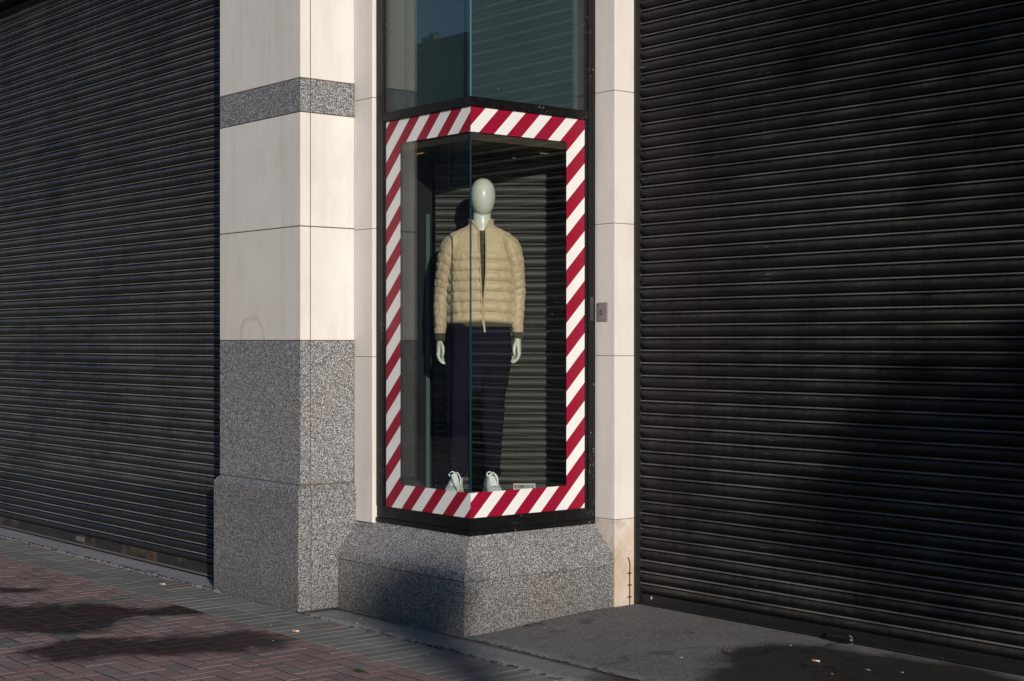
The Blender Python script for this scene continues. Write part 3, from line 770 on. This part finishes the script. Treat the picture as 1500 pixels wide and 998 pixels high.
# hands sit at y = -.024: shift handled inside arm end; shirt
SHIRT = m_fabric('olive_knit', (.042, .043, .018), (.060, .060, .027), 120, .9, .1, .4)
b = new()
sh = smooth_path([(.985, .176, .128), (1.02, .176, .128), (1.15, .166, .118), (1.3, .172, .120), (1.42, .174, .105), (1.50, .13, .085), (1.545, .075, .072)], 6)
loft(b, [ering((.006, -.002, z), (w, 0, 0), (0, dp, 0), 40, 2.2) for z, w, dp in sh])
mesh_obj('shirt', b, SHIRT, mq, smooth=True, local=True)
for sx, x0, z1 in ((-1, -.235, .962), (1, .219, .962)):
    b = new(); rings = []
    for k in range(7):
        z = z1-.05*k/6; rings.append(ering((x0, -.016, z-.0), (.0305-.002*k/6, 0, 0), (0, .034-.002*k/6, 0), 24))
    if sx < 0: loft(b, [[(p[0], p[1], p[2]-.010) for p in r] for r in rings])
    else: loft(b, [[(p[0], p[1], p[2]+.006+.14*(p[0]-x0)*-1*.8) for p in r] for r in rings])
    mesh_obj('shirt_cuff', b, SHIRT, mq, smooth=True, local=True)

# jacket: puffed torso open at the front, sleeves, cuffs, collar, zip
JK = Mat('khaki_padded_nylon'); jv = JK.coords()
n1 = JK.noise(JK.scaled(jv, (1, 1, 2.2)), 26, 4, .6); n2 = JK.noise(jv, 5, 3, .5)
JK = JK.surf(JK.mix(JK.rng(JK.math('ADD', JK.math('MULTIPLY', n1, .4), JK.math('MULTIPLY', n2, .6)), .35, .65), (.44, .335, .20), (.52, .40, .245)), .52, JK.bump(JK.math('ADD', n1, JK.noise(JK.scaled(jv, (2.2, 2.2, 1.0)), 55, 3, .6)), .28, .010), Sheen_Weight=.25, Specular_IOR_Level=.4)
CUFF = m_fabric('pinkish_beige_binding', (.42, .30, .21), (.48, .345, .245), 150, .8, .15, .3)
def puff(s): return abs(math.sin(math.pi*s))**.55
SEAMS = .0605
def tors(z):   # (half width, half depth, centre x)
    T = [(.992, .178, .128, 0.0), (1.02, .192, .143, 0), (1.15, .192, .147, 0), (1.30, .195, .148, 0), (1.40, .199, .138, 0), (1.46, .207, .118, 0), (1.50, .205, .100, 0), (1.53, .176, .088, .002), (1.553, .130, .080, .004), (1.572, .088, .073, .006), (1.585, .074, .071, .006), (1.608, .073, .070, .006)]
    for p, q in zip(T[:-1], T[1:]):
        if z <= q[0]:
            t = (z-p[0])/(q[0]-p[0]); t = t*t*(3-2*t)*.35+t*.65
            return [p[i]+(q[i]-p[i])*t for i in (1, 2, 3)]
    return T[-1][1:]
def opening(z):   # left and right edges of the open front (local x)
    L = [(.99, LX(708.5)), (1.06, LX(708.0)), (1.15, LX(707)), (1.30, LX(705)), (1.45, LX(703.5)), (1.555, LX(702)), (1.61, LX(691))]
    Rr = [(.99, LX(710.2)), (1.06, LX(709.5)), (1.15, LX(710)), (1.30, LX(713)), (1.45, LX(713)), (1.555, LX(712)), (1.61, LX(719.5))]
    out = []
    for T in (L, Rr):
        for p, q in zip(T[:-1], T[1:]):
            if z <= q[0] or q is T[-1]:
                out.append(p[1]+(q[1]-p[1])*(z-p[0])/(q[0]-p[0])); break
    return out
b = new(); rings = []
NZ, NA = 190, 150
for i in range(NZ+1):
    z = .992+(1.608-.992)*i/NZ
    a_, d_, cx = tors(z); xl, xr = opening(z)
    tR = math.asin(max(-1, min(1, (xr-cx)/a_))); tL = math.asin(max(-1, min(1, (xl-cx)/a_)))
    ring = []
    quilt = min(max((1.435-z)/.03, 0), 1)
    for j in range(NA+1):
        th = tR+(2*math.pi+tL-tR)*j/NA
        e = 2.08
        sn, cs = math.sin(th), math.cos(th)
        k = (abs(sn)**e+abs(cs)**e)**(-1/e)
        x, y = cx+a_*sn*k, -d_*cs*k
        tilt = .010*math.sin(th*1.0)*0+.010*abs(sn)            # seams dip slightly towards the sides
        s = (z+tilt-1.008+.004*vn((th*2.5, z*5, 3)))/SEAMS
        q = puff(s)
        edge = min(j, NA-j)/NA
        fade = min(edge/.03, 1)
        wr = .006*(1-q)*vn((th*20, z*9, 5))+.005*vn((th*6+z*5, z*16, 1))+.0025*vn((th*26+z*20, z*24, 7))+.001*vn((th*60, z*40, 9))
        dis = quilt*(.018*(q-.64))+wr*quilt*fade
        if quilt < 1:   # yoke: a few soft vertical folds
            dis += (1-quilt)*min(max((1.56-z)/.03, 0), 1)*(.0035*vn((th*9, z*3, 8))+.002*vn((th*20, z*6, 2)))
        if z < 1.018: dis += -.006*(1-(z-.992)/.026)+.003*vn((th*30, 0, 4))
        # soft dents where the sleeve meets the body
        nx, ny = sn/a_, -cs/d_; ln = math.hypot(nx, ny)
        zz = z + (.010*math.cos(th)*0) + .012*(1-abs(cs))*0 + (.010*sn*sn if z < 1.03 else 0)*0
        hem = (.012*max(0, cs))*min(max((1.08-z)/.08, 0), 1)      # front hem dips a little less at the sides
        ring.append((x+nx/ln*dis, y+ny/ln*dis, zz+(.012*abs(sn)-.004)*min(max((1.12-z)/.12, 0), 1)*-1))
    rings.append(ring)
loft(b, rings, cap=False, closed=False)
jk = mesh_obj('jacket', b, JK, mq, smooth=True, local=True)
mm = jk.modifiers.new('thick', 'SOLIDIFY'); mm.thickness = .009; mm.offset = -1

def sleeve(sx, path):
    b = new(); P = smooth_path(path, 36)
    P = [(q[0]-sx*.005, q[1], q[2], q[3]-.0045, q[4]-.003) for q in P]
    rings = []; N = 54; acc = 0; prev = None
    for i, q in enumerate(P):
        c = Vector(q[:3]); d_ = (Vector(P[min(i+1, len(P)-1)][:3])-Vector(P[max(i-1, 0)][:3])).normalized()
        if prev is not None: acc += (c-prev).length
        prev = c
        r1 = Vector((1, 0, 0)); r1 = (r1-d_*r1.dot(d_)).normalized(); r2 = d_.cross(r1)
        ring = []
        fr = i/(len(P)-1)
        for j in range(N):
            t = 2*math.pi*j/N
            s = (acc+.016*math.cos(t)*sx+.012*math.sin(t)+.010*vn((math.cos(t)*1.5, math.sin(t)*1.5, acc*9+sx)))/.047
            qf = puff(s)
            am = min(max((fr-.10)/.10, 0), 1)
            dis = am*(.0052*(qf-.6)+.0065*(1-qf)*vn((math.cos(t)*4, math.sin(t)*4, acc*30+sx*3))+.004*vn((math.cos(t)*2.4+3+acc*9, math.sin(t)*2.4, acc*24-2*math.cos(t)))+.0018*vn((math.cos(t)*7, math.sin(t)*7, acc*60)))
            dis += .003*vn((math.cos(t)*3, math.sin(t)*3, acc*8))
            ring.append(c+r1*((q[3]+dis)*math.cos(t))+r2*((q[4]+dis)*math.sin(t)))
        rings.append(ring)
    loft(b, rings, cap=True)
    return mesh_obj('sleeve', b, JK, jk, smooth=True, local=True)
sleeve(-1, [(-.110, .0, 1.480, .055, .072), (-.158, -.004, 1.462, .066, .096), (-.190, -.008, 1.40, .064, .096), (-.211, .002, 1.30, .058, .080), (-.228, .018, 1.18, .051, .060), (-.236, .006, 1.08, .046, .054), (-.237, -.012, .985, .037, .044), (-.237, -.014, .968, .033, .038)])
sleeve(1, [(.122, .0, 1.480, .055, .072), (.168, -.004, 1.462, .066, .096), (.197, -.008, 1.40, .063, .096), (.213, .002, 1.30, .056, .080), (.224, .018, 1.18, .049, .060), (.223, .006, 1.08, .045, .054), (.219, -.012, .998, .038, .044), (.218, -.014, .985, .035, .038)])
for x0, z0, z1 in ((-.2355, .975, .946), (.2195, .992, .952)):
    b = new(); rings = []
    for k in range(9):
        t = k/8; z = z0+(z1-z0)*t
        r = .0345-.0015*t+(.001 if k in (1, 7) else 0)
        rings.append([(x0+r*math.cos(a_)*(1+.01*math.cos(a_*24)), -.016+(r+.004)*math.sin(a_), z) for a_ in [2*math.pi*j/48 for j in range(48)]])
    loft(b, rings); mesh_obj('jacket_cuff', b, CUFF, jk, smooth=True, local=True)
# armhole seam, pocket line on the front left
b = new()
def surf_pt(x, z, lift=.006):
    a_, d_, cx = tors(z); s = max(-1, min(1, (x-cx)/a_)); e = 2.08
    y = -d_*(1-abs(s)**e)**(1/e)
    return (x, y-lift, z)
tube(b, [surf_pt(-.160+.006*vn((z*9, 0, 0))*1, z, .002) for z in [1.085-.008*k for k in range(11)]], .0032, 6)
mesh_obj('pocket_zip', b, plain('dark_pocket_seam', (.05, .042, .03), .8), jk, smooth=True, local=True)
# collar bindings and front edges
for side in (0, 1):
    b = new(); pts = []
    for k in range(46):
        z = .992+(1.611-.992)*k/45; o_ = opening(z)[side]
        p = surf_pt(o_, z, .003); pts.append((p[0]+(.001 if side else -.001), p[1], p[2]-.003))
    tube(b, pts, .0055, 8); mesh_obj('zip_tape', b, CUFF, jk, smooth=True, local=True)
b = new(); pts = []
for j in range(60):
    a_, d_, cx = tors(1.608); xl, xr = opening(1.608)
    tR = math.asin((xr-cx)/a_); tL = math.asin((xl-cx)/a_); th = tR+(2*math.pi+tL-tR)*j/59
    pts.append((cx+a_*math.sin(th), -d_*math.cos(th), 1.609))
tube(b, pts, .005, 8, ref=Vector((0, 0, 1))); mesh_obj('collar_binding', b, CUFF, jk, smooth=True, local=True)
b = new(); zp = surf_pt(LX(710), 1.0, .012)
tube(b, [(zp[0], zp[1], 1.012), (zp[0]+.001, zp[1]-.002, .992)], .006, 8, round_end=True)
tube(b, [(zp[0]+.001, zp[1]-.003, .990), (zp[0]+.005, zp[1]-.004, .955)], (.0065), 8, round_end=True)
mesh_obj('zip_pull', b, plain('pale_zip_pull', (.5, .38, .28), .5), jk, smooth=True, local=True)

# trousers
TROU = m_fabric('navy_twill', (.0052, .0048, .0100), (.0088, .0080, .0165), 90, .95, .0, .35, .04)
b = new()
hp = smooth_path([(1.045, .178, .122), (.97, .184, .124), (.90, .191, .126), (.82, .192, .118), (.76, .15, .10), (.68, .06, .07), (.60, .03, .05)], 5)
loft(b, [ering((LX(702), .0, z), (w, 0, 0), (0, dp, 0), 36, 2.3) for z, w, dp in hp])
for q in (-1, 1):
    if q < 0: pth = [(-.100, 0, .92, .085, .105), (-.113, 0, .80, .097, .108), (-.122, 0, .65, .088, .095), (-.131, .002, .50, .079, .084), (-.133, .006, .30, .068, .074), (-.129, .012, .18, .058, .066), (-.128, .014, .105, .053, .062)]
    else: pth = [(.090, 0, .92, .085, .105), (.086, 0, .80, .097, .108), (.077, 0, .65, .084, .095), (.068, .002, .50, .074, .084), (.067, .006, .30, .062, .072), (.066, .012, .18, .054, .064), (.066, .014, .105, .051, .060)]
    P = smooth_path(pth, 10); rings = []
    for p in P:
        z = p[2]
        ring = []
        for j in range(40):
            t = 2*math.pi*j/40
            w = (.006+.010*max(0, (.50-z)))*vn((math.cos(t)*1.5+q*5+z*4, math.sin(t)*1.5, z*13))+.004*math.exp(-((z-.52)/.09)**2)*math.sin(z*95+2*math.cos(t)+q*2)+.006*max(0, .30-z)/.2*math.sin(z*120+3*math.cos(t)+q)*.6
            ring.append((p[0]+(p[3]+w)*math.cos(t), p[1]+(p[4]+w)*math.sin(t), z))
        rings.append(ring)
    loft(b, rings)
tro = mesh_obj('trousers', baked(b, .0055, 3), TROU, mq, smooth=True, local=True)

# trainers
SHOE = m_fabric('white_leather', (.62, .67, .64), (.70, .74, .71), 25, .45, .0, .05)
SOLE = plain('white_rubber', (.66, .70, .68), .6)
LACE = plain('white_lace', (.78, .80, .78), .8)
def trainer(cx, yaw, flip):
    Mx = Matrix.Translation((cx, .0, 0)) @ Matrix.Rotation(yaw, 4, 'Z')
    b = new()
    #        y     half-width  top z   n
    S = smooth_path([(.075, .020, .062), (.068, .031, .095), (.035, .036, .122), (.000, .0365, .128), (-.035, .037, .122), (-.070, .039, .100), (-.105, .042, .078), (-.145, .044, .062), (-.180, .041, .052), (-.205, .032, .044), (-.219, .016, .036)], 4)
    rings = []
    for y, w, zt_ in S:
        r = []
        for j in range(28):
            t = 2*math.pi*j/28; cs, sn = math.cos(t), math.sin(t); e = 2.5
            k = (abs(cs)**e+abs(sn)**e)**(-1/e)
            zz = .022+(zt_-.022)*(.5+.5*sn*k)
            pinch = 1-.34*max(0, (zz-.05)/.09)
            r.append((w*cs*k*pinch, y, zz))
        rings.append(r)
    loft(b, rings)
    # toe cap seam ridge and eyestay
    up = baked(b, .004, 3); bmesh.ops.transform(up, matrix=Mx, verts=up.verts)
    shoe = mesh_obj('trainer', up, SHOE, mq, smooth=True, local=True)
    b = new()
    So = smooth_path([(.084, .020), (.074, .034), (.03, .040), (-.03, .0405), (-.09, .045), (-.145, .049), (-.185, .046), (-.212, .035), (-.228, .016)], 5)
    pts = [(w, y) for y, w in So]+[(-w, y) for y, w in So[::-1]]
    prism(b, pts, 2, .001, .032)
    bmesh.ops.bevel(b, geom=[e_ for e_ in b.edges if abs(e_.verts[0].co.z-e_.verts[1].co.z) < 1e-4], offset=.004, segments=2, affect='EDGES')
    bmesh.ops.transform(b, matrix=Mx, verts=b.verts); mesh_obj('sole', b, SOLE, shoe, local=True)
    b = new()
    def top(y):
        for p, q in zip(S[:-1], S[1:]):
            if q[0] <= y <= p[0]:
                t = (y-p[0])/(q[0]-p[0]); return p[2]+(q[2]-p[2])*t
        return .05
    for k in range(6):     # lace bars
        y = -.045-.017*k; z = top(y)+.003; w = .019
        tube(b, [(-w, y+.002, z-.006), (-w*.5, y, z+.0005), (w*.5, y-.002, z+.0005), (w, y-.004, z-.006)], .0032, 6, ref=Vector((0, 0, 1)))
        tube(b, [(-w, y-.008, z-.009), (0, y-.004, z+.002), (w, y+.006, z-.004)], .0028, 6, ref=Vector((0, 0, 1)))
    zt_ = .128
    lp_ = smooth_path([(.002, -.040, zt_), (-.012, -.052, zt_+.010), (-.027, -.060, zt_+.002), (-.030, -.066, zt_-.012), (-.016, -.062, zt_-.010), (-.002, -.048, zt_-.002)], 5)
    tube(b, lp_, .0036, 6, ref=Vector((0, 0, 1)))
    e0 = .018 if flip > 0 else .030
    tube(b, smooth_path([(-.004, -.044, zt_+.002), (e0*.6, -.060, zt_+.004), (e0+.006, -.078, zt_-.022), (e0+.012, -.098, zt_-.048), (e0+.010, -.118, zt_-.066)], 6), .0036, 6, ref=Vector((0, 0, 1)))
    tube(b, smooth_path([(.004, -.046, zt_), (.022, -.052, zt_-.004), (.034, -.060, zt_-.026), (.036, -.064, zt_-.056)], 5), .003, 6, ref=Vector((0, 0, 1)))
    bmesh.ops.transform(b, matrix=Mx, verts=b.verts); mesh_obj('lace', b, LACE, shoe, smooth=True, local=True)
    b = new()   # dark seam round the toe cap
    pts = []
    for k in range(15):
        a_ = math.pi*(.12+.76*k/14); y = -.150-.010*math.sin(a_)
        pts.append((.041*math.cos(a_), y, .030+.034*math.sin(a_)))
    tube(b, pts, .0012, 5); bmesh.ops.transform(b, matrix=Mx, verts=b.verts); mesh_obj('toe_seam', b, plain('grey_seam', (.2, .22, .22), .8), shoe, local=True)
trainer(LX(668.5), R(-6), -1); trainer(LX(719), R(9), 1)

# price strip and dried leaves on the display floor
ps = thing('price_strip', 'small clear price strip standing on the display floor by the trainers', 'price sign', (-7.09, 5.72, FZ), MROT)
b = new(); box(b, .120, .250, -.005, .0, .0, .064, .001); box(b, .120, .250, -.03, -.0055, .0, .003, .0008); st = mesh_obj('holder', b, plain('clear_plastic', (.42, .44, .44), .3), ps, local=True)
b = new()
xx = .126
for w, mi in ((.012, 0), (.004, 1), (.010, 0), (.014, 1), (.008, 1), (.03, 2), (.02, 2)):
    box(b, xx, xx+w, -.0065, -.0055, .036, .056, 0, mi); xx += w+.003
mesh_obj('printed_strip', b, [plain('red_print', (.35, .05, .05), .6), plain('black_print', (.05, .05, .05), .6), plain('grey_print', (.2, .22, .22), .6)], st, local=True)
lf = new()
for i in range(90):
    a_ = random.uniform(0, 6.28); x, y = random.gauss(-.035, .045), random.gauss(-.09, .05)
    s = random.uniform(.006, .014); z = random.uniform(.003, .022)*max(.2, 1-abs(x+.035)*8)
    ux, uy = math.cos(a_)*s, math.sin(a_)*s
    vs = [lf.verts.new(p) for p in ((x-ux, y-uy, z), (x+uy*.5, y-ux*.5, z+random.uniform(0, .008)), (x+ux, y+uy, z+random.uniform(-.002, .010)), (x-uy*.5, y+ux*.5, z+.003))]
    lf.faces.new(vs)
o = mesh_obj('dried_leaves', lf, plain('brown_dry_leaf', (.16, .075, .035), .8)); o.location = (-7.129, 5.655, FZ); o.rotation_euler = (0, 0, MROT)
tag(o, 'crumbled brown leaves scattered between the trainers', 'leaves', kind='stuff')

# ------------------------------------------------------------------ litter on the ground
def gz(x, y): return fz(x, y) if (y > PAVE_END and x > -7.86) else (.013 if y > PAVE_END else .001)
BUTT_F = plain('orange_filter', (.55, .24, .08), .8); BUTT_W = plain('cigarette_paper', (.72, .70, .66), .8)
def butt(x, y, a_, label):
    t = thing('cigarette_butt', label, 'cigarette butt', (x, y, gz(x, y)), a_, 'cigarette butts on the ground')
    b = new(); tube(b, [(-.018, 0, .005), (.004, 0, .005)], .0045, 10); mesh_obj('filter', b, BUTT_F, t, local=True)
    b = new(); tube(b, [(.0042, 0, .005), (.020, .001, .005)], .0043, 10); mesh_obj('paper', b, BUTT_W, t, local=True)
butt(-9.302, 4.717, R(30), 'cigarette butt on grey setts in front of the left shutter')
butt(-7.328, 4.517, R(35), 'cigarette butt on grey setts below the banded pillar')
butt(-4.859, 5.935, R(10), 'orange cigarette butt in the middle of the wet asphalt patch')
PAPER = plain('scrap_paper', (.62, .62, .62), .8)
def scrap(x, y, s, label, mat=PAPER, ln=1.0):
    b = new(); n = 6; a0 = random.uniform(0, 6)
    top = [b.verts.new((math.cos(a0+i)*s*random.uniform(.5, 1)*ln, math.sin(a0+i)*s*random.uniform(.4, .8), random.uniform(.002, .35*s+.002))) for i in range(n)]
    c = b.verts.new((0, 0, .4*s))
    for i in range(n): b.faces.new((top[i], top[(i+1) % n], c))
    bot = b.verts.new((0, 0, .0005))
    for i in range(n): b.faces.new((top[(i+1) % n], top[i], bot))
    o = mesh_obj('paper_scrap', b, mat); o.location = (x, y, gz(x, y)); tag(o, label, 'scrap', 'scraps of litter on the ground')
ORG = plain('orange_leaf', (.42, .20, .05), .8)
scrap(-7.418, 5.006, .008, 'tiny pale paper scrap left of its neighbour below the sloped granite base')
scrap(-7.300, 4.905, .010, 'white paper scrap on the concrete strip near the pillar foot')
scrap(-7.002, 5.077, .010, 'white scrap touching the dark front of the granite base')
scrap(-6.334, 4.691, .012, 'white scrap on grey setts below the granite corner')
scrap(-6.444, 5.570, .012, 'white scrap on dark asphalt right of the granite corner')
scrap(-7.490, 5.105, .014, 'orange leaf scrap against the foot of the granite base', ORG)
scrap(-6.025, 6.307, .009, 'orange scrap close to the start of the right shutter', ORG)
scrap(-4.646, 5.794, .012, 'orange leaf scrap in the wet patch nearest the street', ORG)
scrap(-4.566, 5.961, .017, 'long white paper scrap lying in the wet patch', PAPER, 1.6)
scrap(-5.312, 5.813, .010, 'orange scrap at the left edge of the wet patch', ORG)
scrap(-5.178, 6.125, .008, 'pale scrap in the wet patch near the shutter lock')
scrap(-4.427, 6.036, .010, 'pale scrap at the right end of the wet patch')
scrap(-5.405, 5.565, .013, 'pale scrap on dry asphalt left of the wet patch')
scrap(-7.574, 4.508, .007, 'tiny white scrap on setts below the pillar')
scrap(-7.180, 4.286, .007, 'tiny white scrap where red bricks meet grey setts')
scrap(-8.007, 3.759, .007, 'tiny white scrap between the two dark stains')
# moss and dirt in the joints
gm = new()
def tuft(bm, x, y, z, n, h, spread):
    for i in range(n):
        a_ = random.uniform(0, 6.28); r = random.gauss(0, spread); px, py = x+r*math.cos(a_), y+r*math.sin(a_)*.6
        hh = h*random.uniform(.4, 1); w = random.uniform(.001, .0025); l = random.uniform(0, 6.28)
        tx, ty = math.cos(l)*hh*.6, math.sin(l)*hh*.6
        v = [bm.verts.new(p) for p in ((px-w, py, z), (px+w, py, z), (px+tx*.6+w*.6, py+ty*.6, z+hh*.7), (px+tx, py+ty, z+hh))]
        bm.faces.new((v[0], v[1], v[2])); bm.faces.new((v[0], v[2], v[3]))
tuft(gm, -6.258, 4.208, 0, 120, .018, .03)
for (x0, y0, x1, y1, n) in ((-9.9, 4.848, -8.9, 4.848, 20), (-6.6, 4.848, -5.6, 4.848, 10), (-8.1, 2.95, -7.9, 2.95, 3)):
    for i in range(n):
        t_ = random.random(); tuft(gm, x0+(x1-x0)*t_, y0+(y1-y0)*t_, .0, random.randint(6, 22), .010, .014)
tag(mesh_obj('weeds', gm, plain('dull_green_weeds', (.035, .05, .018), .8)), 'small weeds growing in the joints of the paving', 'weeds', kind='stuff')
dm = new()
for i in range(420):
    k = random.random()
    if k < .5: x, y = random.uniform(-12.5, -8.85), 4.852+random.gauss(0, .008)
    elif k < .8: x, y = random.uniform(-7.8, -4), 4.850+random.gauss(0, .008)
    else: x, y = random.uniform(-6.5, -4), 5.112+random.gauss(0, .008)
    s = random.uniform(.003, .010); z = gz(x, y)
    m4 = Matrix.Translation((x, y, z)) @ Matrix.Rotation(random.random()*6, 4, 'Z') @ Matrix.Diagonal((s*1.8, s, s*.5, 1))
    bmesh.ops.create_icosphere(dm, subdivisions=1, radius=1, matrix=m4)
tag(mesh_obj('grit', dm, plain('dark_grit', (.03, .026, .022), .95)), 'dark grit and dirt gathered along the paving joints', 'grit', kind='stuff')

# ------------------------------------------------------------------ across the street and out of frame: what the glass reflects and what throws the shade
lx, ly = 18.65, -5.95
b = new(); box(b, lx-3, lx+3, ly-.7, ly+.7, ROAD_Z-.1, -.01, .03); o = mesh_obj('pavement', b, PAVED); o['kind'] = 'structure'
lpst = thing('street_lamp', 'old grey street lamp with a lantern head on the traffic island', 'street lamp', (lx, ly, -.01))
b = new(); tube(b, [(lx, ly, -.01), (lx, ly, 1.2), (lx, ly, 1.25), (lx, ly, 7.18)], [.17, .17, .125, .12], 18); mesh_obj('post', b, plain('grey_post', (.12, .12, .12), .5), lpst, smooth=True)
b = new(); loft(b, [[(lx+r*math.cos(math.pi*i/3), ly+r*math.sin(math.pi*i/3), z) for i in range(6)] for r, z in ((.14, 7.185), (.26, 7.70), (.275, 7.73), (.08, 7.88))]); mesh_obj('lantern', b, plain('grey_lantern', (.12, .12, .12), .5), lpst)

# added unseen tree, out of frame: crown shaped to shade the right-hand shutter
tx, ty = 8.8, 2.4
tree = thing('added_shade_tree', 'added unseen tree whose crown shades the right shutter', 'tree', (tx, ty, 0))
b = new(); tube(b, smooth_path([(tx, ty, -.05), (tx+.05, ty, 1.5), (tx-.05, ty+.05, 3.2), (tx, ty, 5.0), (tx+.1, ty, 6.6)], 5), [.16-.0055*k for k in range(21)], 12)
for k in range(9):
    an = k*2.4; z0 = 3.4+.33*k
    tube(b, smooth_path([(tx, ty, z0), (tx+.7*math.cos(an), ty+.7*math.sin(an), z0+.7), (tx+1.5*math.cos(an), ty+1.5*math.sin(an), z0+1.1)], 4), [.06-.005*q for q in range(9)], 7)
mesh_obj('trunk', b, plain('grey_bark', (.10, .085, .07), .9), tree, smooth=True)
b = new(); rt = random.Random(3)
clumps = [(tx+rt.gauss(0, .8), rt.uniform(1.15, 3.75), rt.uniform(4.75, 8.0), rt.uniform(.5, .8)) for _ in range(60)]
clumps += [(tx+rt.gauss(0, .5), rt.uniform(.62, 1.3), rt.uniform(4.35, 5.2), rt.uniform(.35, .5)) for _ in range(9)]
for i in range(16000):
    c = clumps[i % len(clumps)]
    v_ = Vector((rt.gauss(0, 1), rt.gauss(0, 1), rt.gauss(0, 1))).normalized()*c[3]*rt.random()**.4
    p = Vector(c[:3])+v_
    if p.z < 4.1: continue
    u_ = Vector((rt.gauss(0, 1), rt.gauss(0, 1), rt.gauss(0, 1))).normalized(); w_ = u_.orthogonal().normalized(); sz = rt.uniform(.04, .075)
    q = [b.verts.new(p+u_*sz), b.verts.new(p+w_*sz*.55), b.verts.new(p-u_*sz), b.verts.new(p-w_*sz*.55)]
    b.faces.new(q)
mesh_obj('crown', b, plain('green_leaf', (.06, .09, .03), .6), tree)

opp = thing('street_building', 'dark stone terrace with chimneys across the street', 'building', (-35, -18, 0))
OM = m_limestone('dark_terrace_stone'); OW = plain('terrace_wall', (.14, .13, .12), .8)
b = new(); box(b, -75, -2, -26, -15, ROAD_Z, 9.60); mesh_obj('wall', b, OW, opp)
b = new(); box(b, -75, -2, -26.2, -14.8, 9.605, 9.85); mesh_obj('cornice', b, OW, opp)
for cx_ in (-61, -35.3, -22):
    b = new(); box(b, cx_-.28, cx_+.28, -16.0, -15.5, 9.855, 10.22)
    for k in (-.14, .14): tube(b, [(cx_+k, -15.75, 10.22), (cx_+k, -15.75, 10.36)], .07, 10)
    mesh_obj('chimney', b, OW, opp)
pv = thing('pavement_far', 'pavement', 'pavement', (0, 0, 0)); del pv['label']; del pv['category']
bpy.data.objects.remove(pv)
b = new(); box(b, -75, 40, -15, -11, ROAD_Z-.1, 0); o = mesh_obj('pavement', b, PAVED); o['kind'] = 'structure'
wm = None
WG = plain('dark_window_glass', (.01, .012, .014), .12); WF = plain('window_frame_paint', (.4, .4, .38), .6)
for i in range(12):
    for j in range(2):
        x_, z_ = -64+i*5.2, 2.0+j*3.7
        if wm is None:
            b = new(); box(b, -.75, .75, -.02, .05, 0, 2.1); wm = mesh_obj('window', b, WG, opp, local=True); me_w = wm.data
            b = new()
            for q in ((-.78, -.70, 0, 2.1), (.70, .78, 0, 2.1), (-.7, .7, 0, .08), (-.7, .7, 2.02, 2.1), (-.7, .7, 1.0, 1.06)): box(b, q[0], q[1], .051, .09, q[2], q[3])
            fr_ = mesh_obj('frame', b, WF, wm, local=True); me_f = fr_.data
            o = wm
        else:
            o = link(wm.copy(), opp); f2 = link(fr_.copy(), o)
        o.location = (x_+35, -15+18, z_)

# the next pier along, beyond the right-hand shutter (out of frame)
make_pillar((3.1, 4.853, 0), 'limestone pillar with granite foot at the far end of the right shutter', None)
make_pillar((-19.1, 4.853, 0), 'limestone pillar with granite foot at the far left end of the left shutter', None)

# ------------------------------------------------------------------ light, sky, camera
EL, AZ = 15.0, 23.3            # sun height; angle off the facade plane
to_sun = Vector((math.cos(R(EL))*math.cos(R(AZ)), -math.cos(R(EL))*math.sin(R(AZ)), math.sin(R(EL))))
sl = bpy.data.lights.new('sun', 'SUN'); sl.energy = 4.05; sl.angle = R(.53); sl.color = (1.0, .915, .82)
so = bpy.data.objects.new('sun', sl); COL.objects.link(so); so.rotation_euler = to_sun.to_track_quat('Z', 'Y').to_euler()
w = bpy.data.worlds.new('World'); sc.world = w; w.use_nodes = True
nt = w.node_tree; nt.nodes.clear()
sky = nt.nodes.new('ShaderNodeTexSky'); sky.sky_type = 'NISHITA'; sky.sun_disc = False
sky.sun_elevation = R(EL); sky.sun_rotation = math.atan2(to_sun.x, to_sun.y); sky.altitude = 50; sky.air_density = 1.0; sky.dust_density = 0.0; sky.ozone_density = 4.0
bg = nt.nodes.new('ShaderNodeBackground'); bg.inputs[1].default_value = .09
wo = nt.nodes.new('ShaderNodeOutputWorld'); nt.links.new(sky.outputs[0], bg.inputs[0]); nt.links.new(bg.outputs[0], wo.inputs[0])

cam = bpy.data.cameras.new('camera'); co = bpy.data.objects.new('camera', cam); COL.objects.link(co)
cam.sensor_width = 36; cam.lens = 2270/1500*36; cam.clip_end = 3000; cam.clip_start = .05
cam.shift_y = 1/1500
co.location = (0, 0, 1.6); co.rotation_euler = (R(90), 0, R(50.4))
sc.camera = co
sc.render.engine = 'CYCLES'
sc.cycles.max_bounces = 10; sc.cycles.transparent_max_bounces = 12
sc.view_settings.view_transform = 'Standard'; sc.view_settings.look = 'None'
sc.view_settings.exposure = 0.05; sc.view_settings.gamma = 1.0; sc.view_settings.use_curve_mapping = False
sc.render.resolution_x = 1024; sc.render.resolution_y = 681
